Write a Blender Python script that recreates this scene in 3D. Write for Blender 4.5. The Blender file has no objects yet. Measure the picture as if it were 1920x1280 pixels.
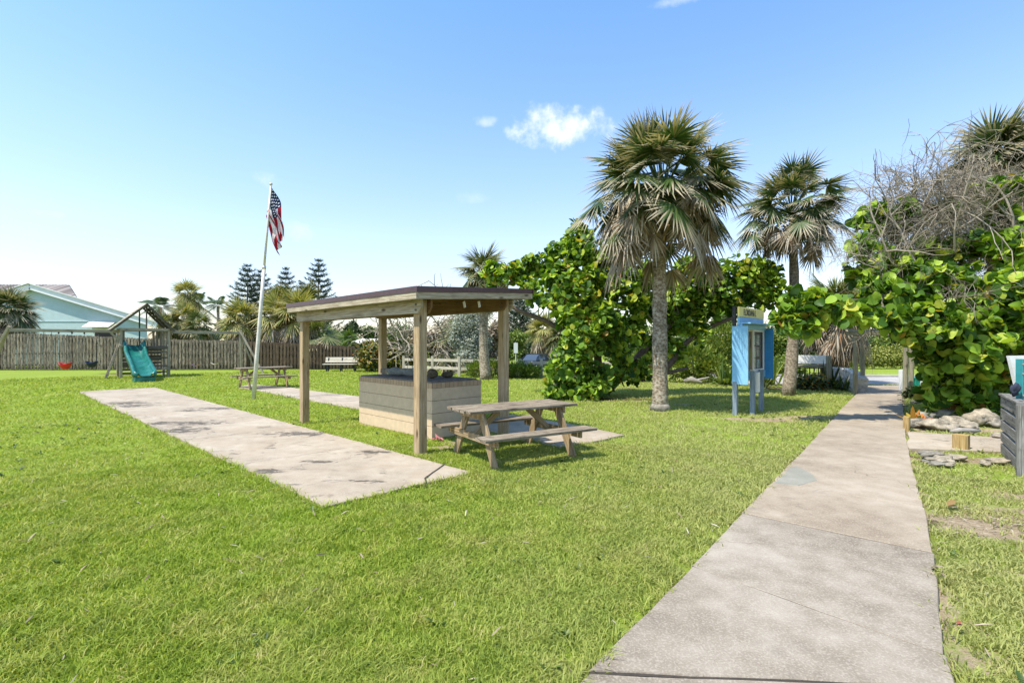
import bpy, math, random
import numpy as np
from mathutils import Vector, Matrix

random.seed(7)
NP = np.random.default_rng(11)
SC = bpy.context.scene
COL = SC.collection
R = math.radians

# ------------------------------------------------------------------ camera
F, EYE, HY, CX = 940.0, 1.68, 643.0, 960.0
def G(px, py, z=0.0):
    d = F * (EYE - z) / (py - HY)
    return Vector(((px - CX) / F * d, d, z))
def P(px, py, d):
    return Vector(((px - CX) / F * d, d, EYE - (py - HY) / F * d))
def GD(px, d, z=0.0):
    return Vector(((px - CX) / F * d, d, z))

cam = bpy.data.cameras.new("camera")
camo = bpy.data.objects.new("camera", cam)
COL.objects.link(camo)
camo.location = (0, 0, EYE)
camo.rotation_euler = (R(90), 0, 0)
cam.sensor_width = 36
cam.lens = 36 * F / 1920
cam.shift_y = (HY - 640) / 1920
cam.clip_end = 3000
SC.camera = camo

# ------------------------------------------------------------------ objects
WM = {}
def thing(name, label, cat, loc=(0, 0, 0), rotz=0.0, group=None):
    o = bpy.data.objects.new(name, None)
    COL.objects.link(o)
    o.empty_display_size = .2
    o.location = loc
    o.rotation_euler = (0, 0, rotz)
    o['label'] = label
    o['category'] = cat
    if group: o['group'] = group
    WM[o.name] = Matrix.Translation(Vector(loc)) @ Matrix.Rotation(rotz, 4, 'Z')
    return o
def tag(o, label, cat, group=None):
    o['label'] = label
    o['category'] = cat
    if group: o['group'] = group
    return o
def kind(o, k):
    o['kind'] = k
    return o
def link(name, me, mats, parent=None, world=False):
    """world=True: the mesh was modelled in world coordinates."""
    o = bpy.data.objects.new(name, me)
    COL.objects.link(o)
    if not isinstance(mats, (list, tuple)): mats = [mats]
    for m in mats: me.materials.append(m)
    if parent is not None:
        o.parent = parent
        WM[o.name] = WM[parent.name]
        if world: me.transform(WM[parent.name].inverted())
    else:
        WM[o.name] = Matrix.Identity(4)
    return o
def dup(root, loc, rotz, label=None, scale=None):
    r = root.copy(); COL.objects.link(r)
    r.location = loc; r.rotation_euler = (0, 0, rotz)
    if scale: r.scale = (scale,) * 3
    if label: r['label'] = label
    for ch in list(root.children):
        c = ch.copy(); COL.objects.link(c); c.parent = r
        for g in list(ch.children):
            d = g.copy(); COL.objects.link(d); d.parent = c
    return r
def recentre(o):
    """single-mesh things: origin to the base of the mesh."""
    me = o.data
    n = len(me.vertices)
    co = np.empty(n * 3, np.float32); me.vertices.foreach_get('co', co)
    co = co.reshape(-1, 3)
    c = Vector(((co[:, 0].min() + co[:, 0].max()) / 2, (co[:, 1].min() + co[:, 1].max()) / 2, co[:, 2].min()))
    me.transform(Matrix.Translation(-c))
    o.location = c
    return o

class MB:
    """collects shapes with uvs in metres (u along the grain)"""
    def __init__(s): s.v = []; s.f = []; s.uv = []; s.mi = []
    def add(s, vs, fs, uvs=None, mi=0):
        b = len(s.v)
        s.v += [tuple(x) for x in vs]
        for k, f in enumerate(fs):
            s.f.append(tuple(b + i for i in f))
            s.uv.append(uvs[k] if uvs else [(vs[i][0], vs[i][1]) for i in f])
            s.mi.append(mi)
    def bar(s, p0, p1, w, h, up=(0, 0, 1), mi=0, c=None, w1=None, h1=None):
        """a beam from p0 to p1: w across, h along 'up'; chamfered long edges"""
        p0, p1 = Vector(p0), Vector(p1)
        d = p1 - p0; L = d.length; d.normalize()
        up = Vector(up)
        side = d.cross(up)
        if side.length < 1e-4: side = d.cross(Vector((1, 0, 0)))
        side.normalize(); up = side.cross(d).normalized()
        if c is None: c = min(w, h) * .1
        w1 = w if w1 is None else w1; h1 = h if h1 is None else h1
        def ring(p, w, h):
            a, b = w / 2, h / 2
            pr = [(a - c, -b), (a, -b + c), (a, b - c), (a - c, b), (-a + c, b), (-a, b - c), (-a, -b + c), (-a + c, -b)]
            return [p + side * x + up * y for x, y in pr]
        r0, r1 = ring(p0, w, h), ring(p1, w1, h1)
        vs = r0 + r1
        fs, uvs = [], []
        ou, ov = random.random() * 50, random.random() * 50
        t = 0
        for i in range(8):
            j = (i + 1) % 8
            e = (r0[j] - r0[i]).length
            fs.append((i, j, 8 + j, 8 + i))
            uvs.append([(ou, ov + t), (ou, ov + t + e), (ou + L, ov + t + e), (ou + L, ov + t)])
            t += e
        fs.append(tuple(range(7, -1, -1))); fs.append(tuple(range(8, 16)))
        q = [(ou + .02 * math.cos(k), ov + .1 * math.sin(k)) for k in range(8)]
        uvs.append(q); uvs.append(q)
        s.add(vs, fs, uvs, mi)
    def box(s, c, size, rotz=0., mi=0, ch=None):
        c = Vector(c); sx, sy, sz = size
        m = Matrix.Rotation(rotz, 3, 'Z')
        ax = [(m @ Vector((1, 0, 0)), sx), (m @ Vector((0, 1, 0)), sy), (Vector((0, 0, 1)), sz)]
        k = max(range(3), key=lambda i: ax[i][1])
        a, L = ax[k]
        o = [ax[i] for i in range(3) if i != k]
        # side = d x up ; choose up = o[1]
        up = o[1]; sd = o[0]
        s.bar(c - a * L / 2, c + a * L / 2, sd[1], up[1], up[0], mi, ch)
    def tube(s, pts, rad, n=8, mi=0, jit=0., cap=True):
        pts = [Vector(p) for p in pts]
        if not isinstance(rad, (list, tuple)): rad = [rad] * len(pts)
        vs = []; acc = 0; us = []
        ref = Vector((.31, .2, .93))
        for i, p in enumerate(pts):
            a = pts[max(0, i - 1)]; b = pts[min(len(pts) - 1, i + 1)]
            d = (b - a).normalized()
            x = d.cross(ref)
            if x.length < .05: x = d.cross(Vector((1, 0, 0)))
            x.normalize(); y = d.cross(x)
            if i: acc += (p - pts[i - 1]).length
            us.append(acc)
            for k in range(n):
                t = 2 * math.pi * k / n
                r = rad[i] * (1 + random.uniform(-jit, jit))
                vs.append(p + (x * math.cos(t) + y * math.sin(t)) * r)
        fs, uvs = [], []
        ov = random.random() * 9
        for i in range(len(pts) - 1):
            for k in range(n):
                j = (k + 1) % n
                fs.append((i * n + k, i * n + j, (i + 1) * n + j, (i + 1) * n + k))
                c = 2 * math.pi * rad[i] / n
                uvs.append([(us[i], ov + k * c), (us[i], ov + (k + 1) * c), (us[i + 1], ov + (k + 1) * c), (us[i + 1], ov + k * c)])
        if cap:
            fs.append(tuple(range(n - 1, -1, -1))); uvs.append([(0, .01 * k) for k in range(n)])
            m = (len(pts) - 1) * n
            fs.append(tuple(range(m, m + n))); uvs.append([(0, .01 * k) for k in range(n)])
        s.add(vs, fs, uvs, mi)
    def quad(s, a, b, c, d, mi=0):
        a, b, c, d = map(Vector, (a, b, c, d))
        L, H = (b - a).length, (d - a).length
        s.add([a, b, c, d], [(0, 1, 2, 3)], [[(0, 0), (L, 0), (L, H), (0, H)]], mi)
    def prism(s, pts, vec, mi=0):
        """polygon pts extruded by vec"""
        pts = [Vector(p) for p in pts]; vec = Vector(vec); n = len(pts)
        vs = pts + [p + vec for p in pts]
        nrm = sum(((pts[i] - pts[0]).cross(pts[i + 1] - pts[0]) for i in range(1, n - 1)), Vector())
        flip = nrm.dot(vec) > 0
        fs = [tuple(range(n))[::-1] if flip else tuple(range(n)), tuple(range(n, 2 * n)) if flip else tuple(range(2 * n - 1, n - 1, -1))]
        ke = max(range(n), key=lambda i: (pts[(i + 1) % n] - pts[i]).length)
        ex = (pts[(ke + 1) % n] - pts[ke]).normalized(); ey = nrm.normalized().cross(ex)
        ou, ov = random.random() * 40, random.random() * 40
        pu = lambda p: (ou + (p - pts[0]).dot(ex), ov + (p - pts[0]).dot(ey))
        uvs = [[pu(vs[i % n]) for i in f] for f in fs]
        t = 0; H = vec.length
        for i in range(n):
            j = (i + 1) % n; e = (pts[j] - pts[i]).length
            f = (i, j, n + j, n + i); u = [(t, 0), (t + e, 0), (t + e, H), (t, H)]
            if not flip: f, u = f[::-1], u[::-1]
            fs.append(f); uvs.append(u); t += e
        s.add(vs, fs, uvs, mi)
    def build(s, name, mats, parent=None, world=False, smooth=False, bevel=0., sub=0):
        me = bpy.data.meshes.new(name)
        me.from_pydata(s.v, [], s.f)
        uv = me.uv_layers.new(name='UVMap')
        flat = np.array([c for f in s.uv for q in f for c in q], np.float32)
        uv.data.foreach_set('uv', flat)
        me.polygons.foreach_set('material_index', s.mi)
        if smooth: me.polygons.foreach_set('use_smooth', [True] * len(s.f))
        me.update()
        o = link(name, me, mats, parent, world)
        if bevel:
            m = o.modifiers.new('edge', 'BEVEL'); m.width = bevel; m.segments = 2; m.limit_method = 'ANGLE'
        if sub:
            m = o.modifiers.new('smooth', 'SUBSURF'); m.levels = sub; m.render_levels = sub
        return o

class NB:
    """numpy mesh collector: many small leaves, blades, fronds"""
    def __init__(s): s.V = []; s.Q = []; s.T = []; s.A = []; s.n = 0
    def add(s, V, Q=None, T=None, A=None):
        V = np.asarray(V, np.float32).reshape(-1, 3)
        if Q is not None: s.Q.append(np.asarray(Q, np.int32).reshape(-1, 4) + s.n)
        if T is not None: s.T.append(np.asarray(T, np.int32).reshape(-1, 3) + s.n)
        s.A.append(np.zeros(len(V), np.float32) if A is None else np.asarray(A, np.float32).ravel())
        s.V.append(V); s.n += len(V)
    def build(s, name, mats, parent=None, world=False, smooth=False):
        me = bpy.data.meshes.new(name)
        V = np.concatenate(s.V) if s.V else np.zeros((0, 3), np.float32)
        Q = np.concatenate(s.Q) if s.Q else np.zeros((0, 4), np.int32)
        T = np.concatenate(s.T) if s.T else np.zeros((0, 3), np.int32)
        me.vertices.add(len(V)); me.vertices.foreach_set('co', V.ravel())
        me.loops.add(Q.size + T.size)
        me.loops.foreach_set('vertex_index', np.concatenate([Q.ravel(), T.ravel()]))
        me.polygons.add(len(Q) + len(T))
        st = np.concatenate([np.arange(len(Q)) * 4, Q.size + np.arange(len(T)) * 3]).astype(np.int32)
        me.polygons.foreach_set('loop_start', st)
        if smooth: me.polygons.foreach_set('use_smooth', np.ones(len(Q) + len(T), bool))
        at = me.attributes.new('along', 'FLOAT', 'POINT')
        at.data.foreach_set('value', np.concatenate(s.A) if s.A else np.zeros(0, np.float32))
        me.update(calc_edges=True)
        me.validate()
        return link(name, me, mats, parent, world)

def unit(a):
    return a / np.maximum(np.linalg.norm(a, axis=-1, keepdims=True), 1e-9)
def scatter(nb, tv, tq, tt, pos, nrm, size, spin=None, ta=None, rng=NP):
    """copies of a leaf template (z = leaf normal, x = leaf axis)"""
    pos = np.asarray(pos, np.float32); n = len(pos)
    if n == 0: return
    z = unit(np.asarray(nrm, np.float64))
    ref = unit(rng.normal(size=(n, 3))) if spin is None else np.asarray(spin, np.float64)
    x = unit(np.cross(np.cross(z, ref), z)); y = np.cross(z, x)
    M = np.stack([x, y, z], 1)                       # rows
    size = np.broadcast_to(np.asarray(size, np.float64), (n,))
    tv = np.asarray(tv, np.float64)
    V = np.einsum('kc,ncj->nkj', tv, M) * size[:, None, None] + pos[:, None, :]
    k = len(tv); off = (np.arange(n) * k)[:, None, None]
    Q = (np.asarray(tq)[None] + off).reshape(-1, 4) if tq is not None and len(tq) else None
    T = (np.asarray(tt)[None] + off).reshape(-1, 3) if tt is not None and len(tt) else None
    nb.add(V.reshape(-1, 3), Q, T, None if ta is None else np.tile(ta, n))

# leaf templates: x axis = leaf axis from the stalk
def round_leaf(cup=.34, curl=0., wid=1., wav=0.):
    rim = [(0, 0), (.02, .17), (.13, .36), (.34, .49), (.6, .5), (.83, .37), (.96, .17), (1, 0)]
    pts = rim + [(x, -y) for x, y in rim[6:0:-1]]
    z = lambda x, y, k: cup * y * y * 1.414 + .06 * abs(y) - curl * x * x * .8 + wav * math.sin(k * 2.1)
    v = [(.45, 0, z(.45, 0, 0))] + [(x, y * wid, z(x, y, k)) for k, (x, y) in enumerate(pts)]
    v += [(.22, 0, z(.22, 0, 0)), (.75, 0, z(.75, 0, 0))]
    n = len(pts); a, b = n + 1, n + 2; m = lambda k: 1 + k % n
    t = [(a, m(k + 1), m(k)) for k in (0, 1, n - 1, n - 2)] + [(b, m(k + 1), m(k)) for k in (5, 6, 7, 8)]
    t += [(0, m(k + 1), m(k)) for k in (2, 3, 4, 9, 10, 11)] + [(0, m(2), a), (0, a, m(12)), (0, b, m(5)), (0, m(9), b)]
    return np.array(v), [], [q[::-1] for q in t]
LEAF_ROUND = round_leaf()
LEAVES_ROUND = [round_leaf(), round_leaf(.9, .05, .92, .02), round_leaf(-.25, .16, 1., .03), round_leaf(1.5, .1, .78, .05), round_leaf(.2, .3, .95, -.04)]
LEAF_OVAL = (np.array([(0, 0, 0), (.35, .2, .05), (.75, .16, .04), (1, 0, -.06), (.75, -.16, .04), (.35, -.2, .05), (.5, 0, -.01)]),
             [(0, 6, 2, 1), (0, 5, 4, 6)], [(6, 3, 2), (6, 4, 3)])
LEAF_THIN = (np.array([(0, -.035, 0), (0, .035, 0), (.5, .06, .03), (1, 0, -.05), (.5, -.06, .03)]), [(0, 4, 2, 1)], [(4, 3, 2)])
def in_poly(x, y, poly):
    x = np.asarray(x); y = np.asarray(y); ins = np.zeros(x.shape, bool)
    n = len(poly)
    for i in range(n):
        x0, y0 = poly[i][0], poly[i][1]; x1, y1 = poly[(i + 1) % n][0], poly[(i + 1) % n][1]
        c = ((y0 > y) != (y1 > y)) & (x < (x1 - x0) * (y - y0) / ((y1 - y0) if y1 != y0 else 1e-9) + x0)
        ins ^= c
    return ins
def vnoise(x, y, s, seed=0):
    """smooth value noise, 0..1"""
    x = np.asarray(x, float) / s; y = np.asarray(y, float) / s
    xi = np.floor(x).astype(int); yi = np.floor(y).astype(int); fx = x - xi; fy = y - yi
    fx = fx * fx * (3 - 2 * fx); fy = fy * fy * (3 - 2 * fy)
    def h(a, b):
        n = (a * 374761393 + b * 668265263 + seed * 144665) & 0xffffffff
        n = ((n ^ (n >> 13)) * 1274126177) & 0xffffffff
        return ((n ^ (n >> 16)) & 0xffff) / 65535.
    return (h(xi, yi) * (1 - fx) + h(xi + 1, yi) * fx) * (1 - fy) + (h(xi, yi + 1) * (1 - fx) + h(xi + 1, yi + 1) * fx) * fy
# ------------------------------------------------------------------ materials
class NT:
    def __init__(s, name):
        s.m = bpy.data.materials.new(name); s.m.use_nodes = True
        s.t = s.m.node_tree; s.t.nodes.clear()
        s.out = s.n('ShaderNodeOutputMaterial')
    def n(s, ty, **kw):
        k = s.t.nodes.new(ty)
        for a, b in kw.items():
            if a.startswith('i_'):
                key = a[2:].replace('_', ' ')
                k.inputs[key].default_value = b
            else: setattr(k, a, b)
        return k
    def l(s, a, b): s.t.links.new(a, b)
    def ramp(s, fac, stops, interp='LINEAR'):
        r = s.n('ShaderNodeValToRGB'); e = r.color_ramp.elements
        r.color_ramp.interpolation = interp
        while len(e) < len(stops): e.new(.5)
        for k, (p, c) in enumerate(stops):
            e[k].position = p; e[k].color = (c[0], c[1], c[2], 1) if hasattr(c, '__len__') else (c, c, c, 1)
        s.l(fac, r.inputs[0]); return r.outputs[0]
    def mix(s, a, b, f, mode='MIX'):
        x = s.n('ShaderNodeMix', data_type='RGBA', blend_type=mode, clamp_factor=True)
        for v, k in ((f, 0), (a, 6), (b, 7)):
            if hasattr(v, 'is_output') or isinstance(v, bpy.types.NodeSocket): s.l(v, x.inputs[k])
            elif k == 0: x.inputs[0].default_value = v
            else: x.inputs[k].default_value = (v[0], v[1], v[2], 1)
        return x.outputs[2]
    def math(s, op, a, b=None, c=None):
        x = s.n('ShaderNodeMath', operation=op)
        for k, v in enumerate((a, b, c)):
            if v is None: continue
            if isinstance(v, bpy.types.NodeSocket): s.l(v, x.inputs[k])
            else: x.inputs[k].default_value = v
        return x.outputs[0]
    def coord(s, which='Object'):
        return s.n('ShaderNodeTexCoord').outputs[which]
    def mapping(s, vec, scale=(1, 1, 1), loc=(0, 0, 0), rot=(0, 0, 0)):
        m = s.n('ShaderNodeMapping'); s.l(vec, m.inputs[0])
        m.inputs['Scale'].default_value = scale; m.inputs['Location'].default_value = loc; m.inputs['Rotation'].default_value = rot
        return m.outputs[0]
    def noise(s, vec, scale, detail=3, rough=.55, dist=0.):
        k = s.n('ShaderNodeTexNoise'); s.l(vec, k.inputs['Vector'])
        k.inputs['Scale'].default_value = scale; k.inputs['Detail'].default_value = detail
        k.inputs['Roughness'].default_value = rough; k.inputs['Distortion'].default_value = dist
        return k.outputs['Fac']
    def island(s):
        return s.n('ShaderNodeNewGeometry').outputs['Random Per Island']
    def bump(s, h, strength=.3, dist=.01):
        b = s.n('ShaderNodeBump'); b.inputs['Strength'].default_value = strength; b.inputs['Distance'].default_value = dist
        s.l(h, b.inputs['Height']); return b.outputs[0]
    def princ(s, col, rough=.7, metal=0., normal=None, spec=.4, coat=0., trans=0.):
        p = s.n('ShaderNodeBsdfPrincipled')
        for v, k in ((col, 'Base Color'), (rough, 'Roughness'), (metal, 'Metallic'), (spec, 'Specular IOR Level'), (coat, 'Coat Weight'), (trans, 'Transmission Weight')):
            if isinstance(v, bpy.types.NodeSocket): s.l(v, p.inputs[k])
            elif k == 'Base Color': p.inputs[k].default_value = (v[0], v[1], v[2], 1)
            else: p.inputs[k].default_value = v
        if normal is not None: s.l(normal, p.inputs['Normal'])
        return p.outputs[0]
    def done(s, sh):
        s.l(sh, s.out.inputs[0]); return s.m

def m_wood(name, cols, grain=1., stain=0., rough=.8, staincol=(.03, .027, .02), foot=False):
    """cols: dark, mid, light ; grain runs along u"""
    t = NT(name); uv = t.coord('UV'); isl = t.island()
    cm = t.n('ShaderNodeCombineXYZ'); t.l(t.math('MULTIPLY', isl, 37.), cm.inputs[0]); t.l(t.math('MULTIPLY', isl, 91.), cm.inputs[1])
    va = t.n('ShaderNodeVectorMath', operation='ADD'); t.l(uv, va.inputs[0]); t.l(cm.outputs[0], va.inputs[1])
    uv = va.outputs[0]
    warp = t.noise(t.mapping(uv, (1.2, 6, 1)), 1.5, 2)
    g1 = t.noise(t.mapping(uv, (.9 * grain, 20 * grain, 1)), 2.2, 5, .65, .9)
    g2 = t.noise(t.mapping(uv, (4, 150, 1)), 2., 2)
    g = t.math('ADD', t.math('MULTIPLY', g1, .75), t.math('MULTIPLY', g2, .35))
    c = t.ramp(g, [(.34, cols[0]), (.52, cols[1]), (.72, cols[2])])
    # growth ring streaks
    w = t.n('ShaderNodeTexWave', wave_type='BANDS', bands_direction='Y'); t.l(t.mapping(uv, (.5, 9, 1)), w.inputs['Vector'])
    w.inputs['Scale'].default_value = 1.6; w.inputs['Distortion'].default_value = 5; w.inputs['Detail'].default_value = 2; w.inputs['Detail Scale'].default_value = .7
    c = t.mix(c, cols[0], t.math('MULTIPLY', t.math('POWER', w.outputs['Fac'], 4.), .45))
    tone = t.ramp(isl, [(0, .72), (1, 1.12)])
    c = t.mix(c, tone, 1., 'MULTIPLY')
    big = t.noise(t.mapping(uv, (1.5, 3, 1)), 1.3, 3)
    c = t.mix(c, cols[0], t.ramp(big, [(.5, 0.), (.75, .5)]))
    # knots
    vo = t.n('ShaderNodeTexVoronoi'); t.l(t.mapping(uv, (1.7, 5.5, 1)), vo.inputs['Vector']); vo.inputs['Scale'].default_value = 1.
    c = t.mix(c, (cols[0][0] * .4, cols[0][1] * .35, cols[0][2] * .3), t.ramp(vo.outputs['Distance'], [(.06, .9), (.17, 0.)]))
    if stain:
        ob = t.coord('Object')
        s1 = t.noise(t.mapping(uv, (2.2, 5, 1)), 1.8, 5, .7)
        c = t.mix(c, staincol, t.ramp(s1, [(.62 - stain * .22, 0.), (.8 - stain * .15, .9)]))
    if foot:        # mould creeping up from the wet ground
        sx_ = t.n('ShaderNodeSeparateXYZ'); t.l(t.coord('Object'), sx_.inputs[0])
        e = t.math('ADD', t.math('SUBTRACT', .42, sx_.outputs[2]), t.math('MULTIPLY', t.math('SUBTRACT', t.noise(t.mapping(t.coord('Object'), (6, 6, 2)), 1., 5, .7), .5), 1.5))
        c = t.mix(c, (.028, .026, .018), t.ramp(e, [(.05, 0.), (.5, .92)]))
    return t.done(t.princ(c, rough, 0, t.bump(g, .5, .006), .25))

def m_plain(name, col, rough=.6, metal=0., var=.12, scale=6., bump=.1, spec=.4, coat=0.):
    t = NT(name); ob = t.coord('Object')
    n = t.noise(ob, scale, 5, .65)
    n2 = t.noise(ob, scale * 9, 3, .6)
    d = tuple(x * (1 - var * 2) for x in col); b = tuple(min(1, x * (1 + var)) for x in col)
    c = t.ramp(t.math('ADD', t.math('MULTIPLY', n, .7), t.math('MULTIPLY', n2, .3)), [(.3, d), (.65, b)])
    return t.done(t.princ(c, rough, metal, t.bump(n2, bump, .004) if bump else None, spec, coat))

def m_leaf(name, stops, trans=.35, rough=.45, tip=None, tip0=.6, spec=.35, patch=None, tint=(1.15, 1.1, .5)):
    t = NT(name); isl = t.island()
    c = t.ramp(isl, stops)
    if patch:
        n = t.noise(t.coord('Object'), patch[1], 3)
        c = t.mix(c, patch[0], t.ramp(n, [(.45, 0.), (.7, patch[2])]))
    if tip:
        at = t.n('ShaderNodeAttribute', attribute_name='along').outputs['Fac']
        j = t.math('ADD', at, t.math('MULTIPLY', t.math('SUBTRACT', t.math('FRACT', t.math('MULTIPLY', isl, 17.3)), .5), .5))
        c = t.mix(c, tip, t.ramp(j, [(tip0, 0.), (min(1, tip0 + .3), 1.)]))
    p = t.princ(c, rough, 0, None, spec)
    tr = t.n('ShaderNodeBsdfTranslucent'); t.l(t.mix(c, tint, 1., 'MULTIPLY'), tr.inputs[0])
    mx = t.n('ShaderNodeMixShader'); mx.inputs[0].default_value = trans
    t.l(p, mx.inputs[1]); t.l(tr.outputs[0], mx.inputs[2])
    return t.done(mx.outputs[0])

def m_bark(name, cols, ring=18., zs=1.):
    t = NT(name); ob = t.coord('Object')
    w = t.noise(t.mapping(ob, (7, 7, ring)), 1., 4, .6, .8)
    n = t.noise(t.mapping(ob, (1, 1, zs)), 2.2, 5, .7)
    f = t.noise(ob, 40, 4, .7)
    vo = t.n('ShaderNodeTexVoronoi'); t.l(ob, vo.inputs['Vector']); vo.inputs['Scale'].default_value = 16.
    h = t.math('ADD', t.math('MULTIPLY', w, .6), t.math('ADD', t.math('MULTIPLY', f, .4), t.math('MULTIPLY', vo.outputs['Distance'], .3)))
    c = t.ramp(h, [(.36, cols[0]), (.58, cols[1]), (.8, cols[2])])
    c = t.mix(c, cols[0], t.ramp(n, [(.48, 0.), (.7, .75)]))
    c = t.mix(c, cols[2], t.ramp(t.noise(ob, 5, 3), [(.6, 0.), (.72, .6)]))
    return t.done(t.princ(c, .9, 0, t.bump(h, 1., .03), .2))

def m_concrete(name, cols, spots=.5, ptint=None, stains=()):
    t = NT(name); ob = t.coord('Object')
    big = t.noise(ob, .8, 5, .6)
    mid = t.noise(ob, 4., 5, .65)
    fine = t.noise(ob, 90., 3, .7)
    vo = t.n('ShaderNodeTexVoronoi'); t.l(ob, vo.inputs['Vector']); vo.inputs['Scale'].default_value = 70.
    c = t.ramp(t.math('ADD', t.math('MULTIPLY', big, .55), t.math('MULTIPLY', mid, .45)), [(.36, cols[0]), (.5, cols[1]), (.64, cols[2])])
    c = t.mix(c, (cols[2][0] * 1.2, cols[2][1] * 1.2, cols[2][2] * 1.2), t.math('MULTIPLY', t.ramp(t.math('ADD', fine, t.math('MULTIPLY', vo.outputs['Distance'], .4)), [(.70, 0.), (.86, 1.)]), .45))
    c = t.mix(c, (cols[0][0] * .5, cols[0][1] * .5, cols[0][2] * .5), t.math('MULTIPLY', t.ramp(fine, [(.26, 1.), (.38, 0.)]), .55))
    # weathering blotches with dark mould
    b1 = t.noise(t.mapping(ob, (1, 1.4, 1)), 2.1, 7, .72, .4)
    b2 = t.noise(ob, .45, 2)
    c = t.mix(c, (.07, .062, .052), t.math('MULTIPLY', t.ramp(b1, [(.565, 0.), (.66, 1.)]), t.math('MULTIPLY', t.ramp(b2, [(.45, 0.), (.6, 1.)]), spots)))
    if ptint:
        c = t.mix(c, ptint, t.ramp(t.noise(ob, 1.3, 4, .6), [(.45, 0.), (.7, .55)]))
    if stains:
        acc = None
        for sx_, sy_, rx_, ry_ in stains:
            vs_ = t.n('ShaderNodeVectorMath', operation='LENGTH'); t.l(t.mapping(ob, (1 / rx_, 1 / ry_, 0), (-sx_ / rx_, -sy_ / ry_, 0)), vs_.inputs[0])
            q = t.math('SUBTRACT', 1., vs_.outputs['Value']); acc = q if acc is None else t.math('MAXIMUM', acc, q)
        e = t.math('ADD', acc, t.math('MULTIPLY', t.math('SUBTRACT', t.noise(t.mapping(ob, (1, 1.6, 1)), 5.5, 6, .7, .5), .52), 4.2))
        c = t.mix(c, (.06, .052, .042), t.math('MULTIPLY', t.ramp(e, [(.25, 0.), (.6, 1.)]), .85))
    # hairline cracks
    v2 = t.n('ShaderNodeTexVoronoi', feature='DISTANCE_TO_EDGE'); t.l(t.mapping(ob, (.33, .33, .33)), v2.inputs['Vector']); v2.inputs['Scale'].default_value = 1.
    wv = t.n('ShaderNodeVectorMath', operation='ADD')
    nz = t.n('ShaderNodeTexNoise'); t.l(ob, nz.inputs['Vector']); nz.inputs['Scale'].default_value = 2.5
    sc = t.n('ShaderNodeVectorMath', operation='SCALE'); t.l(nz.outputs['Color'], sc.inputs[0]); sc.inputs[3].default_value = .55
    t.l(t.mapping(ob, (.33, .33, .33)), wv.inputs[0]); t.l(sc.outputs[0], wv.inputs[1]); t.l(wv.outputs[0], v2.inputs['Vector'])
    c = t.mix(c, (.09, .07, .05), t.math('MULTIPLY', t.ramp(v2.outputs['Distance'], [(.0015, 1.), (.005, 0.)]), t.math('MULTIPLY', t.ramp(b2, [(.4, 0.), (.55, 1.)]), .8)))
    h = t.math('ADD', t.math('MULTIPLY', fine, .5), t.math('MULTIPLY', mid, .8))
    return t.done(t.princ(c, .88, 0, t.bump(h, .55, .012), .25))

GRASS = [(.0, (.085, .14, .02)), (.26, (.21, .295, .036)), (.55, (.305, .385, .048)), (.8, (.44, .455, .11)), (1., (.55, .455, .23))]
def m_lawn():
    """ground under and beyond the blades"""
    t = NT('lawn_ground'); ob = t.coord('Object')
    far = t.noise(ob, .35, 4, .6); mid = t.noise(ob, 1.7, 5, .65); fine = t.noise(ob, 26., 5, .75); ff = t.noise(ob, 110., 3, .7)
    g = t.math('ADD', t.math('MULTIPLY', fine, .55), t.math('MULTIPLY', ff, .45))
    c = t.ramp(g, [(.3, (.07, .10, .014)), (.46, (.175, .24, .03)), (.6, (.27, .34, .05)), (.75, (.38, .38, .11))])
    c = t.mix(c, (.26, .23, .10), t.ramp(mid, [(.5, 0.), (.78, .6)]))
    c = t.mix(c, (.27, .38, .04), t.ramp(far, [(.5, 0.), (.7, .5)]))
    bare = t.n('ShaderNodeAttribute', attribute_name='bare').outputs['Fac']
    sand = t.ramp(t.math('ADD', t.math('MULTIPLY', ff, .6), t.math('MULTIPLY', mid, .4)), [(.3, (.17, .12, .07)), (.5, (.33, .255, .165)), (.7, (.47, .385, .27))])
    mul = t.n('ShaderNodeAttribute', attribute_name='mulch').outputs['Fac']
    bj = t.math('ADD', bare, t.math('MULTIPLY', t.math('SUBTRACT', fine, .5), .9))
    c = t.mix(c, sand, t.ramp(bj, [(.35, 0.), (.6, 1.)]))
    mulch = t.ramp(g, [(.35, (.03, .02, .012)), (.55, (.12, .085, .05)), (.75, (.26, .2, .13))])
    mj = t.math('ADD', mul, t.math('MULTIPLY', t.math('SUBTRACT', fine, .5), .9))
    c = t.mix(c, mulch, t.ramp(mj, [(.35, 0.), (.6, 1.)]))
    return t.done(t.princ(c, .95, 0, t.bump(g, .9, .03), .1))
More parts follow.
